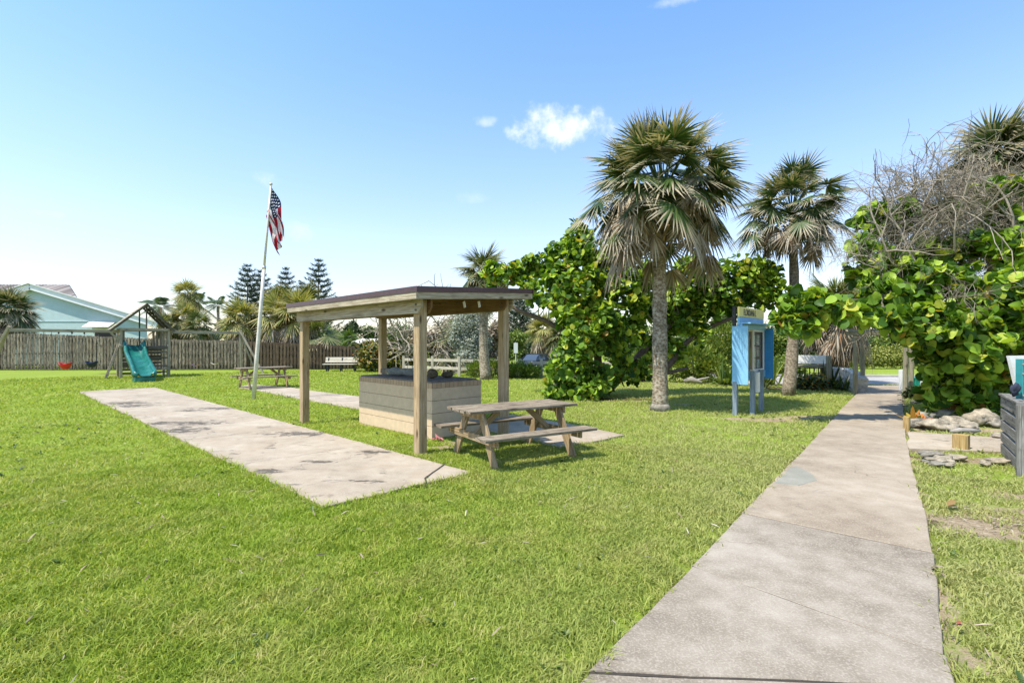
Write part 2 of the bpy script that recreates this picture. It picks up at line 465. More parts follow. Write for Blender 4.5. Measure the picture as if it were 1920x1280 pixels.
def m_blades():
    t = NT('grass_blades'); isl = t.island(); ob = t.coord('Object')
    p1 = t.noise(ob, .5, 4, .6); p2 = t.noise(ob, 3.2, 4, .6)
    k = t.math('ADD', t.math('MULTIPLY', isl, .62), t.math('ADD', t.math('MULTIPLY', t.math('SUBTRACT', p2, .5), 1.1), .2))
    c = t.ramp(k, GRASS)
    c = t.mix(c, (.29, .42, .04), t.ramp(p1, [(.45, 0.), (.65, .5)]))
    c = t.mix(c, (.44, .42, .16), t.ramp(t.noise(ob, 1.1, 5, .65), [(.47, 0.), (.68, .5)]))
    # the dry half near the path
    sx = t.n('ShaderNodeSeparateXYZ'); t.l(ob, sx.inputs[0])
    dry = t.math('MULTIPLY', t.ramp(t.math('ADD', t.math('MULTIPLY', t.math('ADD', sx.outputs[0], .6), .15), t.math('MULTIPLY', p1, .8)), [(.35, 0.), (.95, 1.)]), .62)
    c = t.mix(c, (.42, .405, .185), dry)
    sh = t.princ(c, .6, 0, None, .15)
    tr = t.n('ShaderNodeBsdfTranslucent'); t.l(t.mix(c, (1.2, 1.15, .55), 1., 'MULTIPLY'), tr.inputs[0])
    mx = t.n('ShaderNodeMixShader'); mx.inputs[0].default_value = .38
    t.l(sh, mx.inputs[1]); t.l(tr.outputs[0], mx.inputs[2])
    return t.done(mx.outputs[0])
def m_block(name, cols, joint, courses, axis_scale):
    """painted blockwork: uv in metres, mortar lines every course"""
    t = NT(name); uv = t.coord('UV')
    b = t.n('ShaderNodeTexBrick'); t.l(uv, b.inputs['Vector'])
    b.offset = .5; b.inputs['Color1'].default_value = (*cols[0], 1); b.inputs['Color2'].default_value = (*cols[1], 1); b.inputs['Mortar'].default_value = (*joint, 1)
    b.inputs['Scale'].default_value = 1.; b.inputs['Mortar Size'].default_value = axis_scale[2]; b.inputs['Mortar Smooth'].default_value = .3
    b.inputs['Brick Width'].default_value = axis_scale[0]; b.inputs['Row Height'].default_value = axis_scale[1]
    n = t.noise(t.coord('Object'), 9, 5, .7); n2 = t.noise(t.coord('Object'), 60, 3, .7)
    c = t.mix(b.outputs['Color'], t.ramp(n, [(.3, .86), (.7, 1.06)]), 1., 'MULTIPLY')
    h = t.math('ADD', t.math('MULTIPLY', b.outputs['Fac'], -1.5), t.math('MULTIPLY', n2, .4))
    return t.done(t.princ(c, .8, 0, t.bump(h, .6, .006), .3))

M = {}
M['post'] = m_wood('shelter_post_wood', [(.12, .073, .034), (.38, .275, .15), (.58, .46, .295)], .8)
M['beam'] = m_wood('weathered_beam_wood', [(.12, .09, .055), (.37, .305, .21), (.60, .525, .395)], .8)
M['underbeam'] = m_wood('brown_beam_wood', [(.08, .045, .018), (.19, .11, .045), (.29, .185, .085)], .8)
M['table_top'] = m_wood('grey_table_wood', [(.055, .042, .029), (.23, .18, .122), (.49, .415, .31)], .9, .5)
M['table_leg'] = m_wood('table_leg_wood', [(.10, .06, .026), (.32, .23, .125), (.50, .385, .24)], .8)
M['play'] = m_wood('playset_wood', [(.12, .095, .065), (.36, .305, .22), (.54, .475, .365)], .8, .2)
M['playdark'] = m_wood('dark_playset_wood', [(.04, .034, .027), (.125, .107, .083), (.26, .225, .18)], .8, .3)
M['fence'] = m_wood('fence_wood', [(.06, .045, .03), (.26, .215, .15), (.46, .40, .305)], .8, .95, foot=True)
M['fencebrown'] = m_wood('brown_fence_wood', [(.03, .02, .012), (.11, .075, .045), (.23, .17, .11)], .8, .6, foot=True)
M['crate'] = m_wood('silver_crate_wood', [(.06, .055, .048), (.19, .18, .16), (.38, .37, .34)], .9, .4)
M['stub'] = m_wood('yellow_stub_wood', [(.16, .09, .03), (.40, .27, .10), (.55, .43, .22)], 1.2)
M['arbor'] = m_wood('arbor_wood', [(.10, .09, .06), (.26, .24, .165), (.42, .40, .30)], .8, .2)
M['rail'] = m_wood('rail_wood', [(.26, .22, .16), (.45, .40, .31), (.6, .56, .46)], .8)
M['benchwood'] = m_wood('cream_bench_wood', [(.38, .34, .25), (.56, .51, .40), (.68, .64, .54)], .7)
M['drift'] = m_wood('driftwood', [(.10, .085, .07), (.30, .27, .23), (.52, .49, .44)], 1.2, .2)
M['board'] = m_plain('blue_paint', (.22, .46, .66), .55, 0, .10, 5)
M['boardshade'] = m_plain('shaded_blue_paint', (.035, .22, .48), .5, 0, .10, 5)  # same blue paint, with the shade on these panels put into the colour
M['boardpost'] = m_wood('blue_grey_post_wood', [(.10, .135, .165), (.22, .275, .315), (.38, .43, .46)], .8, .15)
M['signyellow'] = m_plain('sign_yellow_paint', (.92, .72, .20), .55, 0, .08, 8)
M['black'] = m_plain('black_paint', (.018, .018, .02), .5, 0, .2, 20)
M['white'] = m_plain('white_paint', (.74, .73, .70), .55, 0, .08, 6)
M['dripmetal'] = m_plain('maroon_metal', (.085, .045, .05), .35, .35, .15, 14, .05)
M['roofboard'] = m_plain('grey_roof_felt', (.16, .15, .15), .9, 0, .2, 20)
M['slab'] = m_plain('dark_slate_slab', (.17, .15, .125), .9, 0, .25, 12, .1, .1)
M['block'] = m_block('tan_block_paint', [(.56, .42, .275), (.58, .44, .29)], (.27, .185, .11), 4, (20., .222, .006))
M['brick'] = m_block('tan_brick_paint', [(.44, .31, .19), (.36, .24, .14)], (.18, .13, .09), 1, (.095, .2, .006))
M['pole'] = m_plain('white_pole_paint', (.62, .58, .50), .4, .1, .15, 7)
M['slide'] = None
M['rock'] = m_plain('coquina_rock', (.33, .28, .205), .95, 0, .45, 6, 1.)
M['rock2'] = m_plain('grey_rock', (.25, .225, .18), .95, 0, .45, 7, 1.)
M['stone'] = m_plain('dark_brown_stone', (.11, .085, .05), .95, 0, .4, 30, 1.)
M['tarp'] = m_plain('grey_green_concrete_roll', (.20, .21, .185), .9, 0, .3, 14, .6)
M['red'] = m_plain('red_plastic', (.62, .03, .02), .35, 0, .06, 10)
M['navy'] = m_plain('navy_plastic', (.015, .02, .05), .35, 0, .1, 10)
M['pink'] = m_plain('faded_pink_plastic', (.6, .27, .22), .5, 0, .1, 10)
M['tanplastic'] = m_plain('faded_tan_plastic', (.42, .36, .25), .5, 0, .15, 10)
M['chain'] = m_plain('grey_chain', (.14, .135, .125), .5, .5, .2, 30)
M['teal'] = m_plain('teal_post_paint', (.035, .24, .25), .35, 0, .15, 10)
M['bin'] = m_plain('green_bin_plastic', (.01, .27, .20), .35, 0, .08, 10)
M['bluecloth'] = m_plain('dark_blue_cloth', (.03, .035, .06), .9, 0, .4, 12)
M['conc'] = m_concrete('path_concrete', [(.21, .165, .116), (.29, .236, .172), (.365, .306, .232)], .32)
M['concgrey'] = m_concrete('grey_path_concrete', [(.158, .128, .093), (.248, .208, .158), (.345, .30, .24)], .4)
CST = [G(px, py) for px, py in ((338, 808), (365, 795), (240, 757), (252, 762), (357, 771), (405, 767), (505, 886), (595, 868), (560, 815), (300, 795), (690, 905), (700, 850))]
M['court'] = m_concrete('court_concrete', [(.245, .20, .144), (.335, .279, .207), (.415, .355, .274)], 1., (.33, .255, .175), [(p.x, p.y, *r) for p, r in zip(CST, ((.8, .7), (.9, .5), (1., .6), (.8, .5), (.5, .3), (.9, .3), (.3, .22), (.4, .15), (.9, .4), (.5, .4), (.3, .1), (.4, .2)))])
M['street'] = m_concrete('pale_street', [(.27, .25, .22), (.33, .31, .28), (.40, .38, .35)], .1)
M['lawn'] = m_lawn()
M['blades'] = m_blades()
M['grape'] = m_leaf('sea_grape_leaf', [(0, (.03, .075, .009)), (.22, (.06, .14, .014)), (.45, (.15, .27, .026)), (.62, (.28, .43, .042)), (.84, (.40, .54, .07)), (.975, (.45, .45, .055)), (.995, (.42, .24, .04)), (1, (.2, .08, .03))], .38, .5, spec=.3)
M['grapedark'] = m_leaf('sea_grape_leaf_shade', [(0, (.02, .05, .007)), (.4, (.04, .10, .012)), (.75, (.08, .17, .02)), (.93, (.16, .25, .03)), (.98, (.34, .3, .05)), (1, (.3, .14, .03))], .3, .38, spec=.45)
M['fan'] = m_leaf('fan_palm_leaf', [(0, (.025, .055, .014)), (.5, (.05, .095, .022)), (.85, (.09, .13, .035)), (1, (.2, .17, .08))], .25, .42, tip=(.40, .34, .23), tip0=.5)
M['fandead'] = m_leaf('dead_palm_leaf', [(0, (.16, .115, .07)), (.3, (.27, .215, .145)), (.6, (.40, .335, .25)), (.85, (.52, .46, .37)), (1, (.26, .14, .07))], .2, .75, spec=.1, tint=(1.05, .95, .75))
M['fanyellow'] = m_leaf('yellow_palm_leaf', [(0, (.10, .13, .03)), (.4, (.24, .25, .06)), (.8, (.42, .39, .13)), (1, (.3, .2, .08))], .3, .5, tip=(.4, .32, .15), tip0=.7)
M['fanolive'] = m_leaf('olive_palm_leaf', [(0, (.05, .075, .02)), (.5, (.10, .135, .035)), (1, (.2, .2, .07))], .28, .5, tip=(.36, .3, .17), tip0=.6)
M['feather'] = m_leaf('feather_palm_leaf', [(0, (.03, .06, .025)), (.6, (.06, .10, .04)), (1, (.12, .16, .06))], .25, .5)
M['norfolk'] = m_leaf('norfolk_needle', [(0, (.015, .03, .015)), (.6, (.03, .055, .025)), (1, (.06, .085, .04))], .1, .6)
M['bush'] = m_leaf('bright_bush_leaf', [(0, (.06, .11, .015)), (.4, (.13, .20, .03)), (.8, (.22, .29, .045)), (1, (.33, .34, .08))], .35, .5)
M['bushmid'] = m_leaf('mid_bush_leaf', [(0, (.03, .06, .012)), (.4, (.06, .11, .02)), (.8, (.11, .17, .03)), (1, (.2, .22, .06))], .3, .5)
M['bushdark'] = m_leaf('dark_bush_leaf', [(0, (.018, .035, .01)), (.5, (.04, .07, .018)), (1, (.09, .12, .035))], .25, .5)
M['silver'] = m_leaf('silver_leaf', [(0, (.13, .155, .12)), (.5, (.25, .28, .23)), (1, (.42, .45, .39))], .25, .6)
M['croton'] = m_leaf('croton_leaf', [(0, (.02, .04, .012)), (.45, (.05, .085, .015)), (.68, (.16, .19, .03)), (.85, (.40, .32, .04)), (1, (.35, .10, .03))], .3, .4)
M['hedge'] = m_leaf('yellow_hedge_leaf', [(0, (.12, .16, .03)), (.5, (.26, .29, .05)), (1, (.40, .38, .10))], .3, .5)
M['spike'] = m_leaf('strap_leaf', [(0, (.05, .09, .02)), (.5, (.12, .19, .035)), (1, (.27, .3, .07))], .3, .45)
M['orangeleaf'] = m_leaf('orange_leaf', [(0, (.12, .18, .03)), (.4, (.35, .28, .04)), (.7, (.55, .25, .04)), (1, (.55, .12, .04))], .3, .45)
M['dry'] = m_leaf('dry_brown_leaf', [(0, (.10, .075, .05)), (.5, (.24, .19, .13)), (1, (.40, .33, .25))], .15, .8)
M['twig'] = m_plain('grey_twig_bark', (.31, .265, .205), .9, 0, .25, 9, .3)
M['limb'] = m_plain('brown_limb_bark', (.15, .105, .075), .9, 0, .35, 9, .6)
M['palmbark'] = m_bark('palm_bark', [(.05, .032, .018), (.215, .158, .105), (.47, .41, .32)], 22, 1.)
M['palmbark2'] = m_bark('ringed_palm_bark', [(.045, .03, .02), (.195, .15, .108), (.40, .345, .265)], 30, .5)
M['redbark'] = m_bark('red_brown_bark', [(.07, .04, .028), (.19, .115, .08), (.32, .23, .18)], 24, 1.)
M['boots'] = m_plain('palm_boot', (.30, .21, .125), .85, 0, .3, 8, .5)
M['stucco'] = m_plain('aqua_stucco', (.42, .54, .53), .9, 0, .05, 3, .4)
M['stucco2'] = m_plain('pale_aqua_stucco', (.50, .59, .60), .9, 0, .05, 3, .4)
M['trim'] = m_plain('white_trim', (.72, .74, .72), .6, 0, .05, 4)
M['dark'] = m_plain('dark_opening', (.02, .022, .025), .3, 0, .1, 4)
M['orangepaint'] = m_plain('orange_stucco', (.62, .34, .17), .85, 0, .08, 3)
M['paleroof'] = m_plain('pale_roof', (.62, .58, .52), .8, 0, .1, 3)
M['carpaint'] = m_plain('navy_car_paint', (.012, .017, .03), .35, .1, .05, 3, 0., .4, .4)
M['carglass'] = m_plain('car_glass', (.05, .065, .085), .08, 0, .02, 3, 0., .8)
M['tyre'] = m_plain('tyre_rubber', (.02, .02, .02), .9, 0, .1, 20)
M['chrome'] = m_plain('silver_metal', (.55, .55, .56), .3, .8, .05, 20)
M['ltgrey'] = m_plain('light_grey_sign', (.55, .56, .56), .6, 0, .1, 10)
M['gravelwhite'] = m_plain('white_stone_wall', (.50, .47, .42), .9, 0, .3, 9, .8)
def m_slide():
    t = NT('teal_slide_plastic'); n = t.noise(t.coord('Object'), 3, 5, .6); n2 = t.noise(t.coord('Object'), 25, 3, .6)
    c = t.ramp(n, [(.35, (.004, .085, .068)), (.6, (.012, .15, .12)), (.75, (.06, .25, .21))])
    return t.done(t.princ(c, t.ramp(n2, [(.3, .2), (.7, .4)]), 0, None, .5))
M['slide'] = m_slide()
def m_tile():
    t = NT('terracotta_tile'); ob = t.coord('UV'); isl = t.island()
    c = t.ramp(isl, [(0, (.11, .09, .075)), (.5, (.25, .205, .175)), (1, (.42, .37, .33))])
    return t.done(t.princ(c, .85))
M['tile'] = m_tile()
def m_flag():
    t = NT('flag_cloth'); uv = t.coord('UV'); s = t.n('ShaderNodeSeparateXYZ'); t.l(uv, s.inputs[0]); u, v = s.outputs[0], s.outputs[1]
    # v runs from the top 0 to the bottom 1 ; u from the pole 0 to the fly 1
    odd = t.math('LESS_THAN', t.math('MODULO', t.math('MULTIPLY', v, 13.), 2.), 1.)
    c = t.mix((.78, .76, .74), (.36, .012, .025), odd)
    can = t.math('MULTIPLY', t.math('LESS_THAN', u, .4), t.math('LESS_THAN', v, 7 / 13))
    su = t.math('MULTIPLY', u, 12 / .4); sv = t.math('MULTIPLY', v, 10 * 13 / 7)     # 11 columns, 9 rows, staggered
    ru = t.math('ROUND', su); rv = t.math('ROUND', sv)
    par = t.math('LESS_THAN', t.math('ABSOLUTE', t.math('SUBTRACT', t.math('MODULO', t.math('ADD', ru, rv), 2.), 0.)), .5)
    du = t.math('SUBTRACT', su, ru); dv = t.math('SUBTRACT', sv, rv)
    dd = t.math('ADD', t.math('MULTIPLY', du, du), t.math('MULTIPLY', dv, dv))
    inn = t.math('MULTIPLY', t.math('MULTIPLY', t.math('GREATER_THAN', ru, .5), t.math('LESS_THAN', ru, 11.5)), t.math('MULTIPLY', t.math('GREATER_THAN', rv, .5), t.math('LESS_THAN', rv, 9.5)))
    star = t.math('MULTIPLY', t.math('MULTIPLY', par, inn), t.math('LESS_THAN', dd, .15))
    cc = t.mix((.008, .015, .055), (.78, .77, .76), star)
    c = t.mix(c, cc, can)
    p = t.princ(c, .8, 0, None, .2)
    tr = t.n('ShaderNodeBsdfTranslucent'); t.l(c, tr.inputs[0])
    mx = t.n('ShaderNodeMixShader'); mx.inputs[0].default_value = .3
    t.l(p, mx.inputs[1]); t.l(tr.outputs[0], mx.inputs[2])
    return t.done(mx.outputs[0])
M['flag'] = m_flag()
def m_paper(seed, base):
    t = NT('notice_paper'); ob = t.mapping(t.coord('Object'), (1, 1, 1), (seed, seed * 2.3, seed * .7))
    n = t.noise(t.mapping(ob, (22, 22, 30)), 1., 2); n2 = t.noise(ob, 7., 2)
    c = t.mix(base, (.14, .14, .15), t.ramp(n, [(.52, 0.), (.6, .8)]))
    c = t.mix(c, (.25, .33, .22), t.ramp(n2, [(.5, 0.), (.62, .6)]))
    return t.done(t.princ(c, .7))
M['paper'] = [m_paper(1, (.62, .60, .54)), m_paper(4, (.55, .46, .34)), m_paper(7, (.45, .52, .50))]
def m_glass():
    t = NT('window_pane')
    g = t.n('ShaderNodeBsdfGlossy'); g.inputs['Roughness'].default_value = .03
    tr = t.n('ShaderNodeBsdfTransparent'); mx = t.n('ShaderNodeMixShader'); fr = t.n('ShaderNodeFresnel'); fr.inputs[0].default_value = 1.3
    bf = t.n('ShaderNodeNewGeometry').outputs['Backfacing']; t.l(t.math('MULTIPLY', fr.outputs[0], t.math('SUBTRACT', 1., bf)), mx.inputs[0]); t.l(tr.outputs[0], mx.inputs[1]); t.l(g.outputs[0], mx.inputs[2])
    return t.done(mx.outputs[0])
M['glass'] = m_glass()

# ------------------------------------------------------------------ light and sky
SUN_AZ = Vector((-.85, -.53)).normalized(); SUN_EL = R(61)
sd = Vector((SUN_AZ.x * math.cos(SUN_EL), SUN_AZ.y * math.cos(SUN_EL), math.sin(SUN_EL)))
sun = bpy.data.lights.new('sun', 'SUN'); sun.energy = 3.05; sun.angle = R(.5); sun.color = (1., .94, .83)
so = bpy.data.objects.new('sun', sun); COL.objects.link(so)
so.rotation_euler = (-sd).to_track_quat('-Z', 'Y').to_euler(); so.location = sd * 60
W = bpy.data.worlds.new('World'); SC.world = W; W.use_nodes = True
wt = W.node_tree; wt.nodes.clear()
def wn(ty, **kw):
    k = wt.nodes.new(ty)
    for a, b in kw.items(): setattr(k, a, b)
    return k
wo = wn('ShaderNodeOutputWorld'); bg = wn('ShaderNodeBackground'); sky = wn('ShaderNodeTexSky', sky_type='NISHITA')
sky.sun_disc = False; sky.sun_elevation = SUN_EL; sky.sun_rotation = math.atan2(SUN_AZ.x, SUN_AZ.y)
sky.altitude = 0; sky.air_density = 1.0; sky.dust_density = .5; sky.ozone_density = .7
bg.inputs[1].default_value = .15
tc = wn('ShaderNodeTexCoord')
def wmath(op, a, b=None):
    x = wn('ShaderNodeMath', operation=op)
    for k, v in enumerate((a, b)):
        if v is None: continue
        if isinstance(v, bpy.types.NodeSocket): wt.links.new(v, x.inputs[k])
        else: x.inputs[k].default_value = v
    return x.outputs[0]
def cloud(px, py, rx, ry, amount, rot=0.):
    """a small cloud in a direction of the sky: soft ellipse broken up by noise"""
    c = Vector(((px - CX) / F, 1, -(py - HY) / F)).normalized()
    ex = c.cross(Vector((0, 0, 1))).normalized(); ey = ex.cross(c)
    e1 = (ex * math.cos(rot) + ey * math.sin(rot)) / (rx / F * c.y); e2 = (-ex * math.sin(rot) + ey * math.cos(rot)) / (ry / F * c.y)
    res = []
    for e in (e1, e2):
        d = wn('ShaderNodeVectorMath', operation='DOT_PRODUCT'); wt.links.new(tc.outputs['Generated'], d.inputs[0]); d.inputs[1].default_value = e
        s = wmath('SUBTRACT', d.outputs['Value'], e.dot(c)); res.append(wmath('MULTIPLY', s, s))
    fr = wn('ShaderNodeVectorMath', operation='DOT_PRODUCT'); wt.links.new(tc.outputs['Generated'], fr.inputs[0]); fr.inputs[1].default_value = c
    r2 = wmath('ADD', res[0], res[1])
    k = wn('ShaderNodeTexNoise'); wt.links.new(tc.outputs['Generated'], k.inputs['Vector']); k.inputs['Scale'].default_value = 24.; k.inputs['Detail'].default_value = 6; k.inputs['Roughness'].default_value = .6
    m = wmath('SUBTRACT', wmath('SUBTRACT', 1., r2), wmath('MULTIPLY', wmath('SUBTRACT', k.outputs['Fac'], .43), 2.9))
    sm = wn('ShaderNodeMapRange', interpolation_type='SMOOTHSTEP'); wt.links.new(m, sm.inputs[0]); sm.inputs[1].default_value = 0.; sm.inputs[2].default_value = 1.3
    return wmath('MULTIPLY', wmath('MULTIPLY', sm.outputs[0], amount), wmath('GREATER_THAN', fr.outputs['Value'], .5))
cl = None
for a in ((1048, 238, 118, 44, .85), (912, 226, 26, 14, .35), (500, 335, 34, 20, .3), (1265, 4, 70, 12, .35), (80, 400, 40, 12, .2), (560, 435, 30, 24, .2), (880, 370, 40, 16, .14)):
    c = cloud(*a); cl = c if cl is None else wmath('MAXIMUM', cl, c)
mx = wn('ShaderNodeMix', data_type='RGBA'); tint = wn('ShaderNodeMix', data_type='RGBA', blend_type='MULTIPLY'); tint.inputs[0].default_value = 1; 
sz_ = wn('ShaderNodeSeparateXYZ'); wt.links.new(tc.outputs['Generated'], sz_.inputs[0])
zr_ = wn('ShaderNodeValToRGB'); wt.links.new(sz_.outputs[2], zr_.inputs[0])
el_ = zr_.color_ramp.elements
while len(el_) < 4: el_.new(.5)
for k_, (p_, c_) in enumerate(((0., (.57, .53, .54)), (.2, (.80, .745, .77)), (.33, (.77, .80, .87)), (.56, (.61, .80, .93)))):
    el_[k_].position = p_; el_[k_].color = (*c_, 1)
wt.links.new(zr_.outputs[0], tint.inputs[7]); wt.links.new(sky.outputs[0], tint.inputs[6])
wt.links.new(cl, mx.inputs[0]); wt.links.new(tint.outputs[2], mx.inputs[6]); mx.inputs[7].default_value = (3.9, 3.95, 4.15, 1)
wt.links.new(mx.outputs[2], bg.inputs[0]); wt.links.new(bg.outputs[0], wo.inputs[0])
SC.view_settings.view_transform = 'Standard'; SC.view_settings.look = 'None'
SC.view_settings.exposure = 1.28; SC.view_settings.gamma = 1
SC.cycles.use_denoising = True
SC.cycles.max_bounces = 8; SC.cycles.transparent_max_bounces = 8
# ------------------------------------------------------------------ ground, slabs, grass
def dip(x, y):
    s = np.clip((y - 33) / 11., 0, 1); s = s * s * (3 - 2 * s)
    k = np.clip((x - 9) / 5., 0, 1); k = 1 - k * k * (3 - 2 * k)
    l = np.clip((x + 14) / 8., 0, 1)
    return -.85 * s * k * l
def xy(l, z=0.): return [(G(a, b).x, G(a, b).y) for a, b in l]
PATH_L = [(930, 1452), (1104, 1270), (1298, 1065), (1391, 967), (1450, 906), (1494, 860), (1532, 820), (1574, 773), (1605, 741), (1622, 724)]
PATH_R = [(1842, 1452), (1796, 1278), (1765, 1165), (1748, 1045), (1731, 958), (1706, 860), (1700, 828), (1694, 776), (1691, 744), (1688, 724)]
path_l, path_r = xy(PATH_L), xy(PATH_R)
path_poly = path_l + path_r[::-1]
court = xy([(610, 953), (887, 888), (291, 727), (147, 735)])
rear = xy([(446, 727), (470, 721), (545, 727), (584, 733), (673, 744), (780, 757), (760, 782), (673, 768), (560, 748), (489, 734)])
side = xy([(1701, 811), (1884, 823), (2100, 838), (2120, 871), (1884, 849), (1704, 843)])
pad = xy([(1052, 842), (1171, 817), (1106, 803), (960, 778), (880, 800)])
SOLID = [path_poly, court, rear, side, pad]
BARE = []   # px centre, radius x/y in metres, strength
for px, py, rx, ry, s in ((1440, 786, .9, .35, .9), (1520, 781, .9, .28, 1.), (1385, 784, .45, .25, .9), (1370, 800, .4, .2, .5), (1330, 792, .5, .25, .4),
                          (1745, 800, .7, .35, 1.), (1800, 805, 1.2, .3, 1.), (1760, 858, .5, .2, .9), (1850, 862, .7, .25, .9), (1730, 846, .35, .2, .8),
                          (1890, 960, .5, .25, .85), (1860, 915, .5, .16, .6), (1885, 985, .75, .45, 1.), (1760, 905, .4, .1, .4), (1905, 930, .35, .2, .9), (1740, 960, .35, .07, .7), (1800, 1230, .12, .2, .7), (1775, 1110, .1, .2, .6),
                          (830, 838, .35, .2, .8), (850, 830, .4, .25, .7), (1240, 772, .3, .2, .6), (1700, 690, 2., 1., 0.)):
    c = G(px, py); BARE.append((c.x, c.y, rx, ry, s))
MULCH = []
for px, py, rx, ry, s in ((1110, 748, 1.4, .45, 1.), (1190, 748, 1.2, .35, .9), (1180, 728, 1.0, .5, .7), (1230, 768, .35, .2, .8), (1880, 778, 1.6, .7, 1.), (1780, 772, .9, .5, 1.), (1320, 716, 2.2, .8, .6), (1470, 728, 1.2, .6, .9), (1540, 722, 1.6, .8, .9),
                          (1885, 985, .3, .2, .3), (230, 700, 1.6, .8, .8), (300, 705, 1.5, .6, .6), (1000, 703, 2., .6, .8)):
    c = G(px, py); MULCH.append((c.x, c.y, rx, ry, s))
for edge, off, sg in ((path_l, 0, -1), (path_r, 0, 1)):
    ln = [Vector((*p, 0)) for p in edge]
    for a, b in zip(ln[:-1], ln[1:]):
        k = max(1, int((b - a).length / .16))
        for j in range(k):
            p = a.lerp(b, (j + random.random()) / k)
            if random.random() < .92:
                (MULCH if sg < 0 or random.random() < .3 else BARE).append((p.x + sg * random.uniform(0, .03), p.y, random.uniform(.025, .055) * (1 if sg < 0 else 2.6), random.uniform(.10, .25), random.uniform(.5, 1.)))
for k in range(90):     # worn turf on the far side of the path
    px, py = random.uniform(1745, 1930), random.uniform(880, 1290)
    p = G(px, py); BARE.append((p.x + .12, p.y, random.uniform(.1, .5), random.uniform(.06, .22), random.uniform(.25, .6)))
def field(lst, x, y):
    r = np.zeros(np.shape(x))
    for cx, cy, rx, ry, s in lst:
        d = ((x - cx) / rx) ** 2 + ((y - cy) / ry) ** 2
        r = np.maximum(r, s * np.clip(1.05 - d ** .5 * .62, 0, 1))
    return r
def grid(x0, x1, y0, y1, s):
    xs = np.arange(x0, x1 + s / 2, s); ys = np.arange(y0, y1 + s / 2, s)
    return xs, ys
def ground_mesh():
    xs = np.unique(np.round(np.concatenate([np.arange(-400, -40, 20.), np.arange(-40, -8, .5), np.arange(-8, 12, .14), np.arange(12, 40, .5), np.arange(40, 401, 20.)]), 3))
    ys = np.unique(np.round(np.concatenate([np.arange(-20, 1, 1.), np.arange(1, 16, .14), np.arange(16, 50, .5), np.arange(50, 801, 25.)]), 3))
    X, Y = np.meshgrid(xs, ys)
    Z = dip(X, Y) + np.where((Y > 3) & (Y < 30), (vnoise(X, Y, 2.2, 5) - .5) * .02, 0) - .012
    V = np.stack([X, Y, Z], -1).reshape(-1, 3)
    nx, ny = len(xs), len(ys)
    i = np.arange(nx - 1)[None, :] + np.arange(ny - 1)[:, None] * nx
    Q = np.stack([i, i + 1, i + 1 + nx, i + nx], -1).reshape(-1, 4)
    nb = NB(); nb.add(V, Q)
    o = nb.build('lawn', M['lawn'], smooth=True)
    for nm, l in (('bare', BARE), ('mulch', MULCH)):
        a = o.data.attributes.new(nm, 'FLOAT', 'POINT')
        a.data.foreach_set('value', field(l, V[:, 0], V[:, 1]).astype(np.float32))
    return kind(o, 'structure')
ground_mesh()

def slab_piece(mb, poly, top=.03, mi=0, wob=0.02):
    """one concrete bay: subdivided worn outline, chamfered edge"""
    pts = []
    n = len(poly)
    for i in range(n):
        a, b = Vector((*poly[i], 0)), Vector((*poly[(i + 1) % n], 0))
        k = max(1, int((b - a).length / .25))
        for j in range(k):
            p = a.lerp(b, j / k)
            if j: p += Vector((random.uniform(-wob, wob), random.uniform(-wob, wob), 0))
            pts.append(p)
    c = sum(pts, Vector()) / len(pts)
    inn = [p + (c - p).normalized() * .006 + Vector((0, 0, top)) for p in pts]
    mid = [p + Vector((0, 0, top - .006)) for p in pts]
    low = [p + Vector((0, 0, -.06)) for p in pts]
    m = len(pts); fs = [tuple(range(m))]
    for r in (0, 1):
        for i in range(m):
            j = (i + 1) % m
            fs.append((r * m + i, (r + 1) * m + i, (r + 1) * m + j, r * m + j))
    mb.add(inn + mid + low, fs, None, mi)
def ccw(p):
    a = sum(p[i][0] * p[(i + 1) % len(p)][1] - p[(i + 1) % len(p)][0] * p[i][1] for i in range(len(p)))
    return p if a > 0 else p[::-1]
mb = MB()
bays = [(0, 1, 1), (1, 2, 1), (2, 3, 1), (3, 4, 0), (4, 6, 0), (6, 7, 0), (7, 9, 0)]
JO = [0, 1, 2, 3, 4, 6, 7, 9]
JR = {1: (1796, 1300), 2: (1772, 1238), 3: (1750, 1043), 4: (1732, 957), 6: (1701, 837), 7: (1694, 776)}
jr = {k: xy([v])[0] for k, v in JR.items()}
jl = {2: xy([(1298, 1068)])[0]}
for a, b, g in bays:
    la = [path_l[k] if k != 2 else jl[2] for k in range(a, b + 1)]; ra = [path_r[k] for k in range(a, b + 1)]
    if a in jr: ra[0] = jr[a]
    if b in jr: ra[-1] = jr[b]
    # 9 mm joint
    sh = lambda p, s: (p[0], p[1] + s)
    la[0] = sh(la[0], .009); ra[0] = sh(ra[0], .009); la[-1] = sh(la[-1], -.009); ra[-1] = sh(ra[-1], -.009)
    slab_piece(mb, ccw(la + ra[::-1]), .03 + random.uniform(-.003, .003), g, .006)
kind(mb.build('path', [M['conc'], M['concgrey']]), 'structure')
mb = MB()
for a, b in ((path_l[1], jr[1]), (jl[2], jr[2]), (path_l[3], jr[3]), (path_l[4], jr[4]), (path_l[6], jr[6]), (path_l[7], jr[7])):
    a, b = Vector((*a, .0265)), Vector((*b, .0265)); k = 14; w = Vector((0, .0095, 0))
    for i in range(k): mb.quad(a.lerp(b, i / k) - w, a.lerp(b, (i + 1) / k) - w, a.lerp(b, (i + 1) / k) + w, a.lerp(b, i / k) + w)
M['crack'] = m_plain('dark_crack', (.05, .04, .03), .95, 0, .2, 20)
kind(mb.build('path_joints', M['crack']), 'structure')
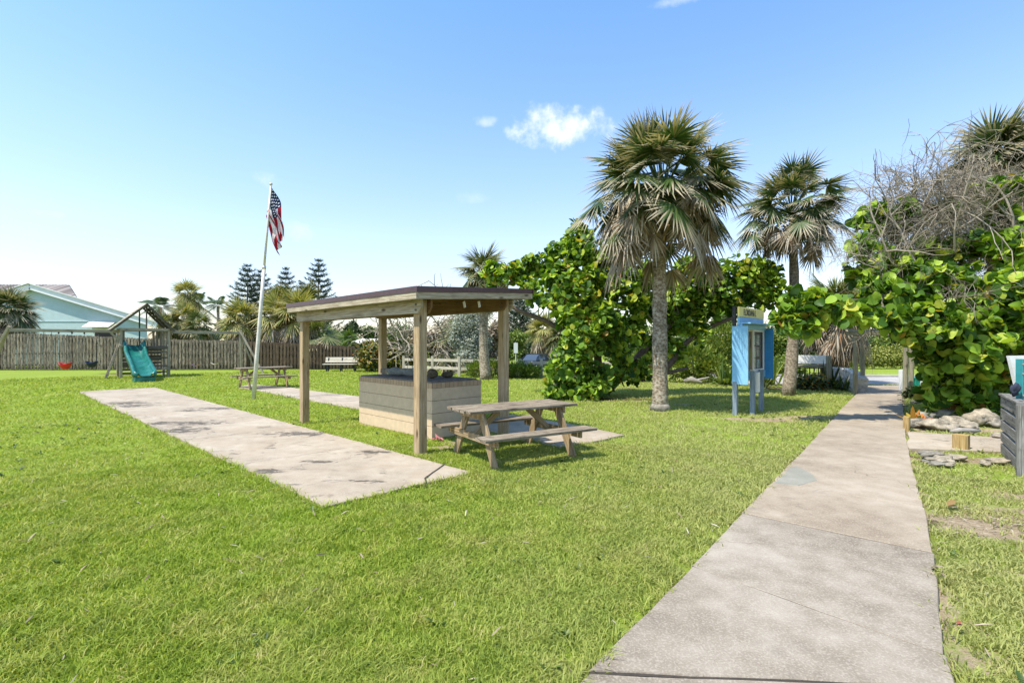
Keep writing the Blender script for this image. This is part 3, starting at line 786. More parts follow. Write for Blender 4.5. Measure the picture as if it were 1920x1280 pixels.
# the light patch in the path
mb = MB()
pp = xy([(1452, 911), (1497, 915), (1532, 905), (1524, 893), (1494, 878), (1482, 880)])
slab_piece(mb, ccw(pp), .034, 0, .004)
M['patch'] = m_concrete('patch_concrete', [(.19, .18, .145), (.235, .225, .18), (.29, .275, .225)], .3, (.185, .20, .155))
kind(mb.build('path_patch', M['patch']), 'structure')
mb = MB(); c4 = [Vector((*p, 0)) for p in court]
N = 7
for k in range(N):
    # bays across the court; p0 near left, p1 near right, p2 far right, p3 far left
    e = .004 / 17
    t0, t1 = k / N + e, (k + 1) / N - e
    q = [c4[0].lerp(c4[3], t0), c4[1].lerp(c4[2], t0), c4[1].lerp(c4[2], t1), c4[0].lerp(c4[3], t1)]
    slab_piece(mb, ccw([(p.x, p.y) for p in q]), .022, 0, .016)
kind(mb.build('court_path', M['court']), 'structure')
mb = MB()
# ragged dark crack across the near bay of the court, a 4 mm sheet above the slab
cr = [G(x, y, .03) for x, y in ((797, 911), (799, 903), (797, 896), (803, 891), (811, 885), (820, 879), (834, 869))]
for i in range(len(cr) - 1):
    w = .011
    d = (cr[i + 1] - cr[i]).normalized(); n = Vector((-d.y, d.x, 0)) * w * random.uniform(.6, 1.4)
    mb.quad(cr[i] - n, cr[i + 1] - n, cr[i + 1] + n, cr[i] + n)
M['crack'] = m_plain('dark_crack', (.05, .04, .03), .95, 0, .2, 20)
kind(mb.build('path_crack', M['crack']), 'structure')
mb = MB(); slab_piece(mb, ccw(rear), .022, 0, .02); kind(mb.build('rear_path', M['court']), 'structure')
mb = MB(); slab_piece(mb, ccw(side), .026, 0, .02); kind(mb.build('side_path', M['court']), 'structure')
mb = MB(); slab_piece(mb, ccw(pad), .022, 0, .02); kind(mb.build('table_path', M['court']), 'structure')
# street beyond the arbor
mb = MB()
sp = [(9.5, 20.5), (60, 17.5), (60, 21.6), (9.8, 25.)]
slab_piece(mb, ccw(sp), .02, 0, .03)
kind(mb.build('street', M['street']), 'structure')
mb = MB()
mb.bar((9.4, 25.15, .05), (60, 21.75, .05), .2, .16, mi=0)
kind(mb.build('kerb', M['street']), 'structure')

# ---- grass blades
def grass(n, r0, r1, pw, name, seed, wk, hk, tri):
    rng = np.random.default_rng(seed)
    u = rng.random(n); e = 1 - pw
    r = (r0 ** e + u * (r1 ** e - r0 ** e)) ** (1 / e)
    a = rng.uniform(-R(52), R(52), n)
    x = np.sin(a) * r; y = np.cos(a) * r
    keep = (y > 1.6) & (np.abs(x) < y * 1.08 + 1.2)
    jx, jy = x + rng.normal(size=n) * .03, y + rng.normal(size=n) * .03       # a few blades lean over the slabs
    for p in SOLID:
        keep &= ~in_poly(jx, jy, p)
    keep &= ~in_poly(x, y, sp)
    b = np.maximum(field(BARE, x, y), field(MULCH, x, y) * 1.1) + (vnoise(x, y, .35, 9) - .5) * .7 + (vnoise(x, y, .09, 10) - .5) * .5
    keep &= rng.random(n) > b * 1.25
    cl = vnoise(x, y, .16, 3) * .55 + vnoise(x, y, .5, 4) * .45
    keep &= rng.random(n) < .35 + cl * 1.1
    edge = np.zeros(n, bool)
    for p in SOLID:
        for ox, oy in ((.07, 0), (-.07, 0), (0, .07), (0, -.07)): edge |= in_poly(x + ox, y + oy, p)
    edge = edge[keep]
    x, y, r, cl = x[keep], y[keep], r[keep], cl[keep]; n = len(x)
    h = (.016 + .028 * rng.random(n) ** 1.5) * (.7 + .65 * cl) * (1 + hk * r)
    h *= np.where(edge, rng.uniform(1., 2.1, n), 1.)
    w = (.0018 + .0010 * rng.random(n)) * (1 + wk * r)
    az = rng.uniform(0, 2 * math.pi, n); lean = rng.uniform(.25, 1.25, n) * h * 1.3
    dx, dy = np.cos(az), np.sin(az)
    sz = rng.uniform(0, 2 * math.pi, n); sx, sy = np.cos(sz) * w, np.sin(sz) * w
    z0 = dip(x, y) - .008
    b0 = np.stack([x - sx, y - sy, z0], -1); b1 = np.stack([x + sx, y + sy, z0], -1)
    tip = np.stack([x + dx * lean, y + dy * lean, z0 + h], -1)
    nb = NB()
    if tri:
        V = np.stack([b0, b1, tip], 1).reshape(-1, 3)
        nb.add(V, None, np.arange(n * 3).reshape(-1, 3))
    else:
        mxy = np.stack([x + dx * lean * .3, y + dy * lean * .3, z0 + h * .68], -1); s = np.stack([sx, sy, 0 * sx], -1) * .8
        V = np.stack([b0, b1, mxy + s, mxy - s, tip], 1).reshape(-1, 3)
        i = np.arange(n)[:, None] * 5
        nb.add(V, i + np.array([[0, 1, 2, 3]]), i + np.array([[3, 2, 4]]))
    return kind(nb.build(name, M['blades']), 'stuff')
grass(620000, 1.9, 8.5, .5, 'grass', 21, .2, .02, False)
grass(330000, 8., 33., .75, 'distant_grass', 22, .33, .03, True)

# broad leaved weeds and dry clippings scattered through the turf
rng = np.random.default_rng(31)
def lawn_points(n, r0, r1):
    r = np.sqrt(rng.uniform(r0 ** 2, r1 ** 2, n)); a = rng.uniform(-R(50), R(50), n); x, y = np.sin(a) * r, np.cos(a) * r
    ok = y > 1.8
    for p in SOLID: ok &= ~in_poly(x, y, p)
    return x[ok], y[ok]
nb = NB(); x, y = lawn_points(900, 2.5, 15)
keep = vnoise(x, y, 1.3, 40) > .52
for px, py in zip(x[keep], y[keep]):
    k = rng.integers(4, 9); az = rng.uniform(0, 6.28, k); e = rng.uniform(.15, .8, k)
    dr = np.stack([np.cos(az) * np.cos(e), np.sin(az) * np.cos(e), np.sin(e)], -1)
    s_ = rng.uniform(.035, .075, k)
    scatter(nb, *LEAF_OVAL, np.array([px, py, .005]) + rng.normal(size=(k, 3)) * (.012, .012, 0), np.stack([-np.cos(az) * np.sin(e), -np.sin(az) * np.sin(e), np.cos(e)], -1), s_, dr, rng=rng)
kind(nb.build('weeds', M['bushmid']), 'stuff')
nb = NB(); x, y = lawn_points(1500, 2.2, 14)
scatter(nb, *LEAF_THIN, np.stack([x, y, rng.uniform(.015, .035, len(x))], -1), rng.normal(size=(len(x), 3)) * .35 + (0, 0, 1), rng.uniform(.03, .11, len(x)), rng=rng)
c_ = G(1885, 985); k_ = 380
scatter(nb, *LEAF_THIN, np.stack([c_.x + rng.normal(size=k_) * .42, c_.y + rng.normal(size=k_) * .28, rng.uniform(.004, .016, k_)], -1), rng.normal(size=(k_, 3)) * .15 + (0, 0, 1), rng.uniform(.03, .10, k_), rng=rng)
kind(nb.build('dry_clippings_litter', M['fandead']), 'stuff')
# ------------------------------------------------------------------ picnic shelter
A = G(788, 850); B = G(571, 792); Cc = G(944, 814)
e1 = (B - A); L1 = e1.length; e1.normalize()
e2 = (Cc - A); L2 = e2.length; e2.normalize()
D = B + (Cc - A)
hA, hC = EYE - (588 - HY) / F * A.y, EYE - (583 - HY) / F * Cc.y      # underside of the beams
t = thing('picnic_shelter', 'small open timber picnic shelter with a thin maroon edged roof on four posts', 'shelter', tuple((A + D) / 2))
PW = .15
rz = math.atan2(e1.y, e1.x)
for p, h in ((A, hA), (B, hA), (Cc, hC), (D, hC)):
    mb = MB(); mb.bar(p + Vector((0, 0, -.05)), p + Vector((0, 0, h + .21)), PW, PW, tuple(e1), c=.008); mb.build('post', M['post'], t, True)
def beam_pair(p, q, h, off):
    for s in (1, -1):
        mb = MB()
        o = e2 * (s * (PW / 2 + .021))
        a = p - e1 * .17 + o; b = q + e1 * .14 + o
        bh = .232
        a.z = b.z = h
        # clipped lower corners at both ends
        pr = [a + Vector((0, 0, .09)), a + e1 * .08, b - e1 * .04, b + Vector((0, 0, .04)), b + Vector((0, 0, bh)), a + Vector((0, 0, bh))]
        th = e2 * .04
        mb.prism([x - th / 2 for x in pr], th)
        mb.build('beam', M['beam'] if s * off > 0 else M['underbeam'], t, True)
beam_pair(A, B, hA, -1); beam_pair(Cc, D, hC, 9e9)
# roof
ro1, ro2 = .26, .27
def rc(a, b, z): # a along e1, b along e2
    p = A + e1 * a + e2 * b; f = b / L2
    p.z = hA + (hC - hA) * f + z; return p
c0 = rc(-ro1, -ro2, 0); c1 = rc(L1 + .2, -ro2, 0); c2 = rc(L1 + .2, L2 + ro2 + .27, 0); c3 = rc(-ro1, L2 + ro2 + .27, 0)
zb = .235
up = Vector((0, 0, 1))
roof = MB()
roof.prism([p + up * (zb + .10) for p in (c0, c1, c2, c3)], up * .035)
roof_o = roof.build('roof', M['roofboard'], t, True)
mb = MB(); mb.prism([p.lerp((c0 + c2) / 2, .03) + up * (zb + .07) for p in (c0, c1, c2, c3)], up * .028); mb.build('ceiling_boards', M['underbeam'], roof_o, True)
for k, (p, q) in enumerate(((c0, c1), (c1, c2), (c2, c3), (c3, c0))):
    d = (q - p).normalized(); sd = d.cross(up).normalized()
    mid = (c0 + c2) / 2
    if ((p + q) / 2 - mid).dot(sd) < 0: sd = -sd
    e = .02 if k % 2 == 0 else -.02
    mb = MB(); mb.bar(p - d * e + sd * .0 + up * (zb + .03), q + d * e + up * (zb + .03), .04, .115, c=.004); mb.build('fascia', M['beam'], roof_o, True)
    mb = MB(); mb.bar(p - d * (.03 + e) + sd * .025 + up * (zb + .115), q + d * (.03 + e) + sd * .025 + up * (zb + .115), .012, .085, c=.003)
    mb.bar(p + sd * .0 + up * (zb + .155), q + up * (zb + .155), .06, .008, c=.002)
    mb.build('drip_edge', M['dripmetal'], roof_o, True)
for k in range(6):
    f = (k + .6) / 6.2
    p = rc(L1 * f, -.02, zb + .03); q = rc(L1 * f, L2 + .02, zb + .03)
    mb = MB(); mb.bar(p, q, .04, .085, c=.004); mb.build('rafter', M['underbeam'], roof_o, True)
for f in (.04, .1):
    p = rc(-.12, L2 * (.3 + f * 3), zb - .06)
    mb = MB(); mb.bar(p, p + Vector((.02, -.02, -.1)), .012, .05, c=.002); mb.build('metal_tie', M['white'], t, True)
for p, h in ((A, hA), (Cc, hC)):
    for dz in (.05, .13):
        mb = MB(); mb.tube([p - e1 * (PW / 2 - .03) - e2 * .14 + up * (h + dz), p - e1 * (PW / 2 - .03) - e2 * .125 + up * (h + dz)], .014, 8); mb.build('bolt', M['chain'], t, True)

# ------------------------------------------------------------------ block counter
K = G(810, 824)
k1 = e1; k2 = Vector((-e1.y, e1.x, 0)); k2 = k2 if k2.dot(e2) > 0 else -k2
KL, KW, KH = 2.56, 1.14, 1.01
t = thing('barbecue_counter', 'tan painted block counter with a brick top course beneath the shelter roof', 'counter', tuple(K + k1 * KL / 2 + k2 * KW / 2))
def blockbox(mb, o, l, w, z0, z1):
    c = [o, o + k1 * l, o + k1 * l + k2 * w, o + k2 * w]
    for i in range(4):
        a, b = c[i], c[(i + 1) % 4]; L = (b - a).length; H = z1 - z0
        if z0 < .1: u0 = z1 - 4 * .222 - 0.222
        v = lambda z: (z - z1) if z0 < .1 else 0.05 + z - z0
        off = .05
        q = [a + up * z0, a + up * z1, b + up * z1, b + up * z0]
        mb.add(q, [(0, 1, 2, 3)], [[(off, v(z0)), (off, v(z1)), (off + L, v(z1)), (off + L, v(z0))]])
    mb.add([p + up * z1 for p in c], [(0, 3, 2, 1)], [[(.1, .1)] * 4])
mb = MB(); blockbox(mb, K, KL, KW, -.05, KH - .12); mb.build('block_wall', M['block'], t, True)
mb = MB(); blockbox(mb, K - k1 * .004 - k2 * .004, KL + .008, KW + .008, KH - .12, KH - .03); mb.build('brick_course', M['brick'], t, True)
mb = MB()
q = [K + k1 * .05 + k2 * .02, K + k1 * (KL - .02) + k2 * .03, K + k1 * (KL - .03) + k2 * (KW - .02), K + k1 * .08 + k2 * (KW - .04)]
mb.prism([p + up * (KH - .03) for p in q], up * .028); mb.build('slab_top', M['slab'], t, True)
def lump(name, c, r, mat, label, cat, group=None, sq=(1, 1, 1), seed=0, rot=0., sub=3, amp=.25):
    me = bpy.data.meshes.new(name)
    import bmesh
    bm = bmesh.new(); bmesh.ops.create_icosphere(bm, subdivisions=sub, radius=1)
    from mathutils import noise
    for v in bm.verts:
        q_ = v.co * 1.2 + Vector((seed * 3.7, seed, 0))
        n = noise.fractal(q_, 1., 2., 4) + .55 * (noise.voronoi(q_ * 1.1)[0][0] - .4) + .3 * noise.noise(q_ * 5)
        # facet the rock a little
        v.co *= 1 + amp * n
        v.co.x *= sq[0] * r; v.co.y *= sq[1] * r; v.co.z *= sq[2] * r
        v.co = Matrix.Rotation(rot, 3, 'Z') @ v.co
    lo = min(v.co.z for v in bm.verts)
    for v in bm.verts: v.co.z -= lo
    bm.to_mesh(me); bm.free()
    me.polygons.foreach_set('use_smooth', [True] * len(me.polygons))
    o = link(name, me, mat); o.location = c
    return tag(o, label, cat, group)
ztop = KH
lump('stone', G(811, 710, ztop), .1, M['stone'], 'brown pear shaped stone on the counter just behind the shelter corner post', 'stone', None, (1, 1, .95), 3, 0, 3, .1)
lump('stone', G(839, 708, ztop), .095, M['stone'], 'dark squat stone on the counter slab, beside the pear shaped one', 'stone', None, (1.25, .9, .62), 9, .4, 3, .15)
# grey roll lying along the counter
mb = MB(); p0 = G(786, 706, ztop) + up * .082; p1 = G(730, 703, ztop) + up * .082
n = 9
mb.tube([p0.lerp(p1, i / n) + Vector((0, 0, .008 * math.sin(i * 2))) for i in range(n + 1)], [.05] + [.082 + .006 * math.sin(i) for i in range(1, n)] + [.05], 12, 0, .05)
tag(recentre(mb.build('rolled_tarp', M['tarp'], smooth=True)), 'grey green roll lying along the counter slab', 'roll')
mb = MB(); c = G(724, 699, ztop); c.z = 0
mb.prism([c + up * ztop + Vector((x, y, 0)) for x, y in ((-.11, -.09), (.1, -.1), (.12, .08), (-.1, .1))], up * .1)
tag(recentre(mb.build('concrete_block', M['rock2'], bevel=.012)), 'pale grey concrete block at the end of the counter slab', 'block')
# faded pink flower by the counter foot
nb = NB(); c = G(823, 826)
n = 14; ps = np.array(c) + NP.normal(size=(n, 3)) * (.035, .035, .01) + (0, 0, .05); 
scatter(nb, *LEAF_OVAL, ps, NP.normal(size=(n, 3)) * .6 + (0, -.2, .8), .085)
M['pinkleaf'] = m_leaf('pink_petal', [(0, (.42, .10, .12)), (1, (.62, .30, .30))], .3, .6)
tag(recentre(nb.build('pink_flower', M['pinkleaf'])), 'crumpled pink flower fallen in the grass at the foot of the counter', 'flower')

# ------------------------------------------------------------------ picnic tables
def picnic_table(label, loc, rz):
    t = thing('picnic_table', label, 'picnic table', loc, rz, 'wooden picnic tables on the lawn')
    L = 1.84
    for k in range(5):
        y = (k - 2) * .149
        mb = MB(); mb.bar((-L / 2 + random.uniform(-.02, .02), y, .735), (L / 2 + random.uniform(-.02, .02), y, .735 + random.uniform(-.004, .004)), .139, .038, c=.005)
        mb.build('top_plank', M['table_top'], t)
    for s in (1, -1):
        for k in (0, 1):
            y = s * (.60 + k * .15)
            mb = MB(); mb.bar((-L / 2 + random.uniform(-.02, .02), y, .425), (L / 2 + random.uniform(-.02, .02), y, .425), .139, .038, c=.005)
            mb.build('seat_plank', M['table_top'], t)
    for x, sx in ((-.66, -1), (.66, 1)):
        for s in (1, -1):
            mb = MB(); mb.bar((x, s * .20, .715), (x, s * .60, 0), .04, .14, (0, 1, .55), c=.004)
            mb.build('leg', M['table_leg'], t)
        mb = MB(); mb.bar((x + sx * .04, -.74, .355), (x + sx * .04, .74, .355), .038, .10, c=.004); mb.build('seat_bearer', M['table_leg'], t)
        mb = MB(); mb.bar((x + sx * .04, -.34, .668), (x + sx * .04, .34, .668), .038, .095, c=.004); mb.build('top_bearer', M['table_leg'], t)
        mb = MB(); mb.bar((x - sx * .02, 0, .36), (x - sx * .42, 0, .70), .038, .08, (1, 0, 1), c=.004); mb.build('brace', M['table_leg'], t)
    return t
tt = [G(841, 760, .755), G(908, 774, .755), G(1077, 754, .755), G(1062, 749, .755)]
tc_ = sum(tt, Vector()) / 4; la = ((tt[2] - tt[1]) + (tt[3] - tt[0])).normalized()
near_table = picnic_table('weathered picnic table standing in the grass beside the shelter and counter', (tc_.x - .12, tc_.y, 0), math.atan2(la.y, la.x))
c = G(492, 727)
dup(near_table, (c.x, c.y + .1, .02), R(45), 'weathered picnic table on the concrete slab behind the flagpole')

# ------------------------------------------------------------------ flagpole, flag
fb = G(475, 748); ft = P(508, 347, fb.y)
mb = MB(); n = 12
def polept(f): return fb.lerp(ft, f)
t = thing('flagpole', 'tall leaning off white flagpole planted in the lawn', 'flagpole', tuple(fb))
mb.tube([polept(f) - up * (.1 if f == 0 else 0) for f in (0, .2, .4, .62)], [.062, .058, .054, .05], 12); mb.build('lower_tube', M['pole'], t, True, True)
mb = MB(); mb.tube([polept(f) for f in (.615, .8, .995)], [.034, .032, .028], 10); mb.build('upper_tube', M['pole'], t, True, True)
mb = MB(); mb.tube([polept(f) for f in (.608, .622)], [.06, .056], 12); mb.build('collar', M['chrome'], t, True, True)
mb = MB(); 
mb.tube([ft + up * z for z in (-.02, 0, .03, .06, .075)], [.01, .04, .055, .035, .005], 10); mb.build('finial', M['chrome'], t, True, True)
fd = fb.y
h0, h1 = P(509, 351, fd), P(499, 406, fd)
f0, f1 = P(534, 438, fd), P(524, 478, fd)
nu, nv = 60, 30
vs, fs, uvs = [], [], []
for j in range(nv + 1):
    for i in range(nu + 1):
        u, v = i / nu, j / nv
        p = h0.lerp(h1, v).lerp(f0.lerp(f1, v), u)
        amp = min(1, u * 3)
        w = math.sin(v * 15 + u * 4.) * .10 + math.sin(u * 9 + v * 5) * .06
        p += Vector((.05 * math.sin(v * 15 + u * 4 + 1.2) * amp, w * amp, .03 * math.sin(v * 9 + u * 8) * amp))
        p.x += .07 * math.sin(u * math.pi) * (1 - v) + .05 * math.sin(u * 5) * u
        vs.append(p)
for j in range(nv):
    for i in range(nu):
        f = [j * (nu + 1) + i, j * (nu + 1) + i + 1, (j + 1) * (nu + 1) + i + 1, (j + 1) * (nu + 1) + i]
        fs.append(f); uvs.append([((k % (nu + 1)) / nu, (k // (nu + 1)) / nv) for k in f])
mb = MB(); mb.add(vs, fs, uvs)
tag(recentre(mb.build('flag', M['flag'], smooth=True)), 'red, white and blue striped flag drooping from the top of the leaning pole', 'flag')

# ------------------------------------------------------------------ notice board
nl = Vector((4.53 * 1.12, 10.54 * 1.12, 0)); 
NPX = lambda px, d: GD(px, d)
nearR = GD(1403, 11.55); v_ = Vector((.73, -.68, 0)).normalized(); u_ = Vector((.68, .73, 0)).normalized()
nearL = nearR - v_ * .36
BL = 1.8
z0b, z1b = EYE - (721 - HY) / F * 11.6, EYE + (HY - 611) / F * 11.6
t = thing('notice_board', 'blue painted community notice board cabinet with two glazed doors on three posts', 'notice board', tuple(nearR + u_ * BL / 2 - v_ * .2))
rzb = math.atan2(v_.y, v_.x)
mb = MB(); mb.bar(nearR - v_ * .18 + up * z0b, nearR - v_ * .18 + up * z1b, .03, .36, tuple(v_), c=.004); mb.build('side_panel', M['board'], t, True)
farR = nearR + u_ * BL
mb = MB(); mb.bar(farR - v_ * .16 + up * (z0b + .05), farR - v_ * .16 + up * (z1b - .02), .03, .40, tuple(v_), c=.004); mb.build('side_panel', M['boardshade'], t, True)
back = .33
mb = MB(); mb.bar(nearR - v_ * back + u_ * .02 + up * ((z0b + .25 + z1b) / 2), farR - v_ * back - u_ * .02 + up * ((z0b + .25 + z1b) / 2), .02, z1b - z0b - .25, c=.003); mb.build('back_panel', M['boardshade'], t, True)
fz0, fz1 = z0b + .27, z1b - .03
face = .2
def FP(s, z, o=0.): return nearR + u_ * s - v_ * (face - o) + up * z
mb = MB(); mb.bar(FP(.02, fz1 + .02), FP(BL - .02, fz1 + .02), .12, .12, c=.004); mb.build('head_rail', M['board'], t, True)
mb = MB(); mb.bar(FP(.02, fz0 - .09), FP(BL - .02, fz0 - .09), .10, .17, c=.004); mb.build('bottom_rail', M['board'], t, True)
mb = MB(); mb.bar(FP(.02, fz1 + .10, .1), FP(BL + .02, fz1 + .10, .1), .30, .03, c=.004); mb.build('drip_shelf', M['board'], t, True)
dw = (BL - .12) / 2
for k in range(2):
    s0 = .05 + k * (dw + .02); s1 = s0 + dw
    fr = MB()
    for a, b in (((s0, fz0 + .02), (s1, fz0 + .02)), ((s0, fz1 - .06), (s1, fz1 - .06))): fr.bar(FP(*a, .02), FP(*b, .02), .03, .05, c=.003)
    for a in (s0 + .025, s1 - .025): fr.bar(FP(a, fz0 + .045, .02), FP(a, fz1 - .085, .02), .03, .05, tuple(u_), c=.003)
    d = fr.build('glazed_door', M['white'] if k else M['benchwood'], t, True)
    g = MB(); g.bar(FP(s0 + .05, (fz0 + fz1) / 2 - .02, .018), FP(s1 - .05, (fz0 + fz1) / 2 - .02, .018), .004, fz1 - fz0 - .13, c=.0005); g.build('pane', M['glass'], d, True)
    for r in range(3):
        for q in range(2):
            z = fz0 + .17 + r * .30; s = s0 + .19 + q * .31
            w, h = random.uniform(.10, .14), random.uniform(.11, .145)
            o = -.022 + random.uniform(0, .006)
            pr = MB(); a = [FP(s - w, z - h, o), FP(s + w, z - h, o), FP(s + w, z + h, o), FP(s - w, z + h, o)]
            pr.prism(a, v_ * .003); pr.build('notice_sheet', M['paper'][(r * 2 + q + k) % 3], t, True)
mb = MB(); mb.bar(FP(.04, (fz0 + fz1) / 2, -.034), FP(BL - .04, (fz0 + fz1) / 2, -.034), .012, fz1 - fz0, c=.002); mb.build('cork_panel', m_plain('cork', (.20, .145, .09), .9, 0, .25, 14), t, True)
# posts
for s, o, zt, mt in ((.03, -.27, z0b + .06, 'boardpost'), (.40, .0, z0b + .3, 'boardpost'), (1.25, -.06, z0b + .3, 'boardpost')):
    p = nearR + u_ * s + v_ * o - v_ * .03
    mb = MB(); mb.bar(p - up * .05, p + up * zt, .10, .10, tuple(v_), c=.006); po = mb.build('post', M[mt], t, True)
p = nearR + u_ * .0 - v_ * .31
mb = MB(); mb.bar(p + u_ * .0 + up * (z1b + .01), p + up * (z1b + .46), .06, .075, tuple(v_), c=.004); mb.build('post_top', M['black'], t, True)
# header and sign
sz0, sz1 = z1b + .03, z1b + .22
mb = MB(); mb.bar(nearR - v_ * .22 + u_ * .0 + up * ((sz0 + sz1) / 2), farR - v_ * .22 + up * ((sz0 + sz1) / 2), .05, sz1 - sz0, c=.004); mb.build('header_board', M['board'], t, True)
hz0, hz1 = sz1 + .005, sz1 + .235
mb = MB(); mb.bar(nearR - v_ * .21 - u_ * .02 + up * ((hz0 + hz1) / 2), farR - v_ * .21 + up * ((hz0 + hz1) / 2), .04, hz1 - hz0, c=.004); sg = mb.build('name_sign', M['signyellow'], t, True)
tx = bpy.data.curves.new('lettering', 'FONT'); tx.body = 'FLORIDANA L'; tx.size = .21; tx.extrude = .002; tx.space_character = .98; tx.offset = .003
to = bpy.data.objects.new('lettering', tx); COL.objects.link(to); tx.materials.append(M['black'])
wp = nearR - v_ * .186 + u_ * .26 + up * (hz0 + .04)
mat = Matrix(((u_.x * .70, 0, v_.x, wp.x), (u_.y * .70, 0, v_.y, wp.y), (0, 1, 0, wp.z), (0, 0, 0, 1)))
to.parent = sg; to.matrix_local = WM[t.name].inverted() @ mat
mb = MB(); p = nearR + u_ * .72 - v_ * .05 + up * (z0b - .22)
mb.bar(p, p + up * .48, .16, .13, tuple(v_), c=.006)
tag(recentre(mb.build('leaflet_box', M['white'])), 'small white leaflet box hung beneath the glazed doors of the notice board', 'box')

# ------------------------------------------------------------------ entry arbor at the path end
a0, a1 = G(1603, 739), G(1697, 745)
ax = (a1 - a0).normalized(); ay = Vector((-ax.y, ax.x, 0))
t = thing('path_arbor', 'grey timber arbor with a slatted top spanning the far end of the path', 'arbor', tuple((a0 + a1) / 2))
for p, o in ((a0, 0), (a1, 0), (a0, .9), (a1, .9)):
    q = p + ay * o
    mb = MB(); mb.tube([q - up * .05, q + up * 1.0 + Vector((.02, 0, 0)), q + up * 2.0], [.075, .07, .062], 10, 0, .05); mb.build('post', M['arbor'], t, True)
for o in (-.05, .95):
    mb = MB(); mb.bar(a0 - ax * .25 + ay * o + up * 2.0, a1 + ax * .3 + ay * o + up * 2.0, .05, .13, c=.006); mb.build('beam', M['arbor'], t, True)
for k in range(8):
    p = a0 + ax * (-.12 + k * .29)
    mb = MB(); mb.bar(p - ay * .25 + up * 2.10, p + ay * 1.2 + up * 2.10, .045, .07, c=.004); mb.build('slat', M['arbor'], t, True)

# ------------------------------------------------------------------ bench by the fence
bb = G(640, 696); s = .98
t = thing('park_bench', 'cream plank bench with dark legs in front of the paling fence', 'bench', tuple(bb), R(3))
W2 = .98
for z in (.60, .76):
    mb = MB(); mb.bar((-W2, .19 + (z - .6) * .3, z), (W2, .19 + (z - .6) * .3, z), .035, .145, (0, .25, 1), c=.004); mb.build('back_plank', M['benchwood'], t)
for k in range(3):
    mb = MB(); mb.bar((-W2 - .03, -.25 + k * .15, .43), (W2 + .03, -.25 + k * .15, .43), .14, .038, c=.004); mb.build('seat_plank', M['benchwood'], t)
for x in (-.8, .0, .8):
    mb = MB(); mb.bar((x, -.18, 0), (x, -.18, .41), .07, .07, (1, 0, 0)); mb.bar((x, .13, 0), (x, .235, .80), .07, .07, (1, 0, 0)); mb.bar((x, -.2, .38), (x, .18, .38), .06, .06); mb.build('leg', M['black'], t)

# ------------------------------------------------------------------ shadowbox paling fence behind the playset
def paling(name, label, pts, tops, mat, post_every=2.4, seed=0):
    rnd = random.Random(seed)
    base = Vector((pts[0][0], pts[0][1], 0))
    t = thing(name, label, 'fence', tuple(base), 0)
    for (p, q), (h0, h1) in zip(zip(pts[:-1], pts[1:]), zip(tops[:-1], tops[1:])):
        p, q = Vector((*p[:2], 0)), Vector((*q[:2], 0)); L = (q - p).length; d = (q - p) / L; nrm = Vector((d.y, -d.x, 0))
        nsec = max(1, round(L / post_every))
        for sct in range(nsec):
            s0, s1 = L * sct / nsec, L * (sct + 1) / nsec
            hm = lambda s: h0 + (h1 - h0) * s / L
            mb = MB(); x = s0 + .06; k = 0; drop = rnd.uniform(-.03, .03)
            while x < s1 - .03:
                w = rnd.uniform(.115, .145) * (1 if k % 2 == 0 else 1.35); off = .045 if k % 2 == 0 else -.045
                h = hm(x) + drop + rnd.uniform(-.025, .02)
                c = p + d * x + nrm * off
                le = rnd.uniform(-.008, .008)
                # dog-eared board
                pr = [c - d * w / 2 + up * .03, c + d * w / 2 + up * .03, c + d * (w / 2 + le) + up * (h - .03), c + d * (w / 2 - .03 + le) + up * h, c + d * (-w / 2 + .03 + le) + up * h, c + d * (-w / 2 + le) + up * (h - .03)]
                ou, ov = rnd.random() * 60, rnd.random() * 60
                b = len(mb.v); mb.prism([z_ - nrm * .009 for z_ in pr], nrm * .018)
                # grain runs up the board
                for fi in range(len(mb.f) - 8, len(mb.f)):
                    mb.uv[fi] = [(ou + mb.v[i][2], ov + (Vector(mb.v[i]) - c).dot(d)) for i in mb.f[fi]]
                x += .13 * rnd.uniform(.74, .86); k += 1
            mb.build('board_panel', mat, t, True)
            mb = MB()
            for z in (.32, 1.02, hm((s0 + s1) / 2) - .22):
                mb.bar(p + d * s0 + up * z, p + d * s1 + up * z, .038, .085, c=.003)
            mb.build('rails', mat, t, True)
            mb = MB(); mb.bar(p + d * s0 - up * .05, p + d * s0 + up * (hm(s0) - .12), .095, .095, tuple(d)); mb.build('post', mat, t, True)
    return t
fl = lambda px, d: (GD(px, d).x, d)
hh = lambda px_top, d: EYE - (px_top - HY) / F * d
paling('paling_fence', 'weathered grey shadowbox paling fence running behind the swings and slide', [(-52., 31.0), fl(-120, 31.2), fl(100, 31.2), fl(330, 31.4), fl(462, 31.6)], [hh(624, 31.2), hh(624, 31.2), hh(627, 31.2), hh(636, 31.4), hh(640, 31.6)], M['fence'], 2.4, 3)
paling('paling_fence', 'brown stained paling fence under the drooping palm fronds beside the bench', [fl(463, 31.7), fl(575, 32.), fl(700, 32.4), fl(800, 33.2)], [hh(640, 31.6), hh(645, 32.), hh(650, 32.4), hh(654, 33.)], M['fencebrown'], 2.4, 5)

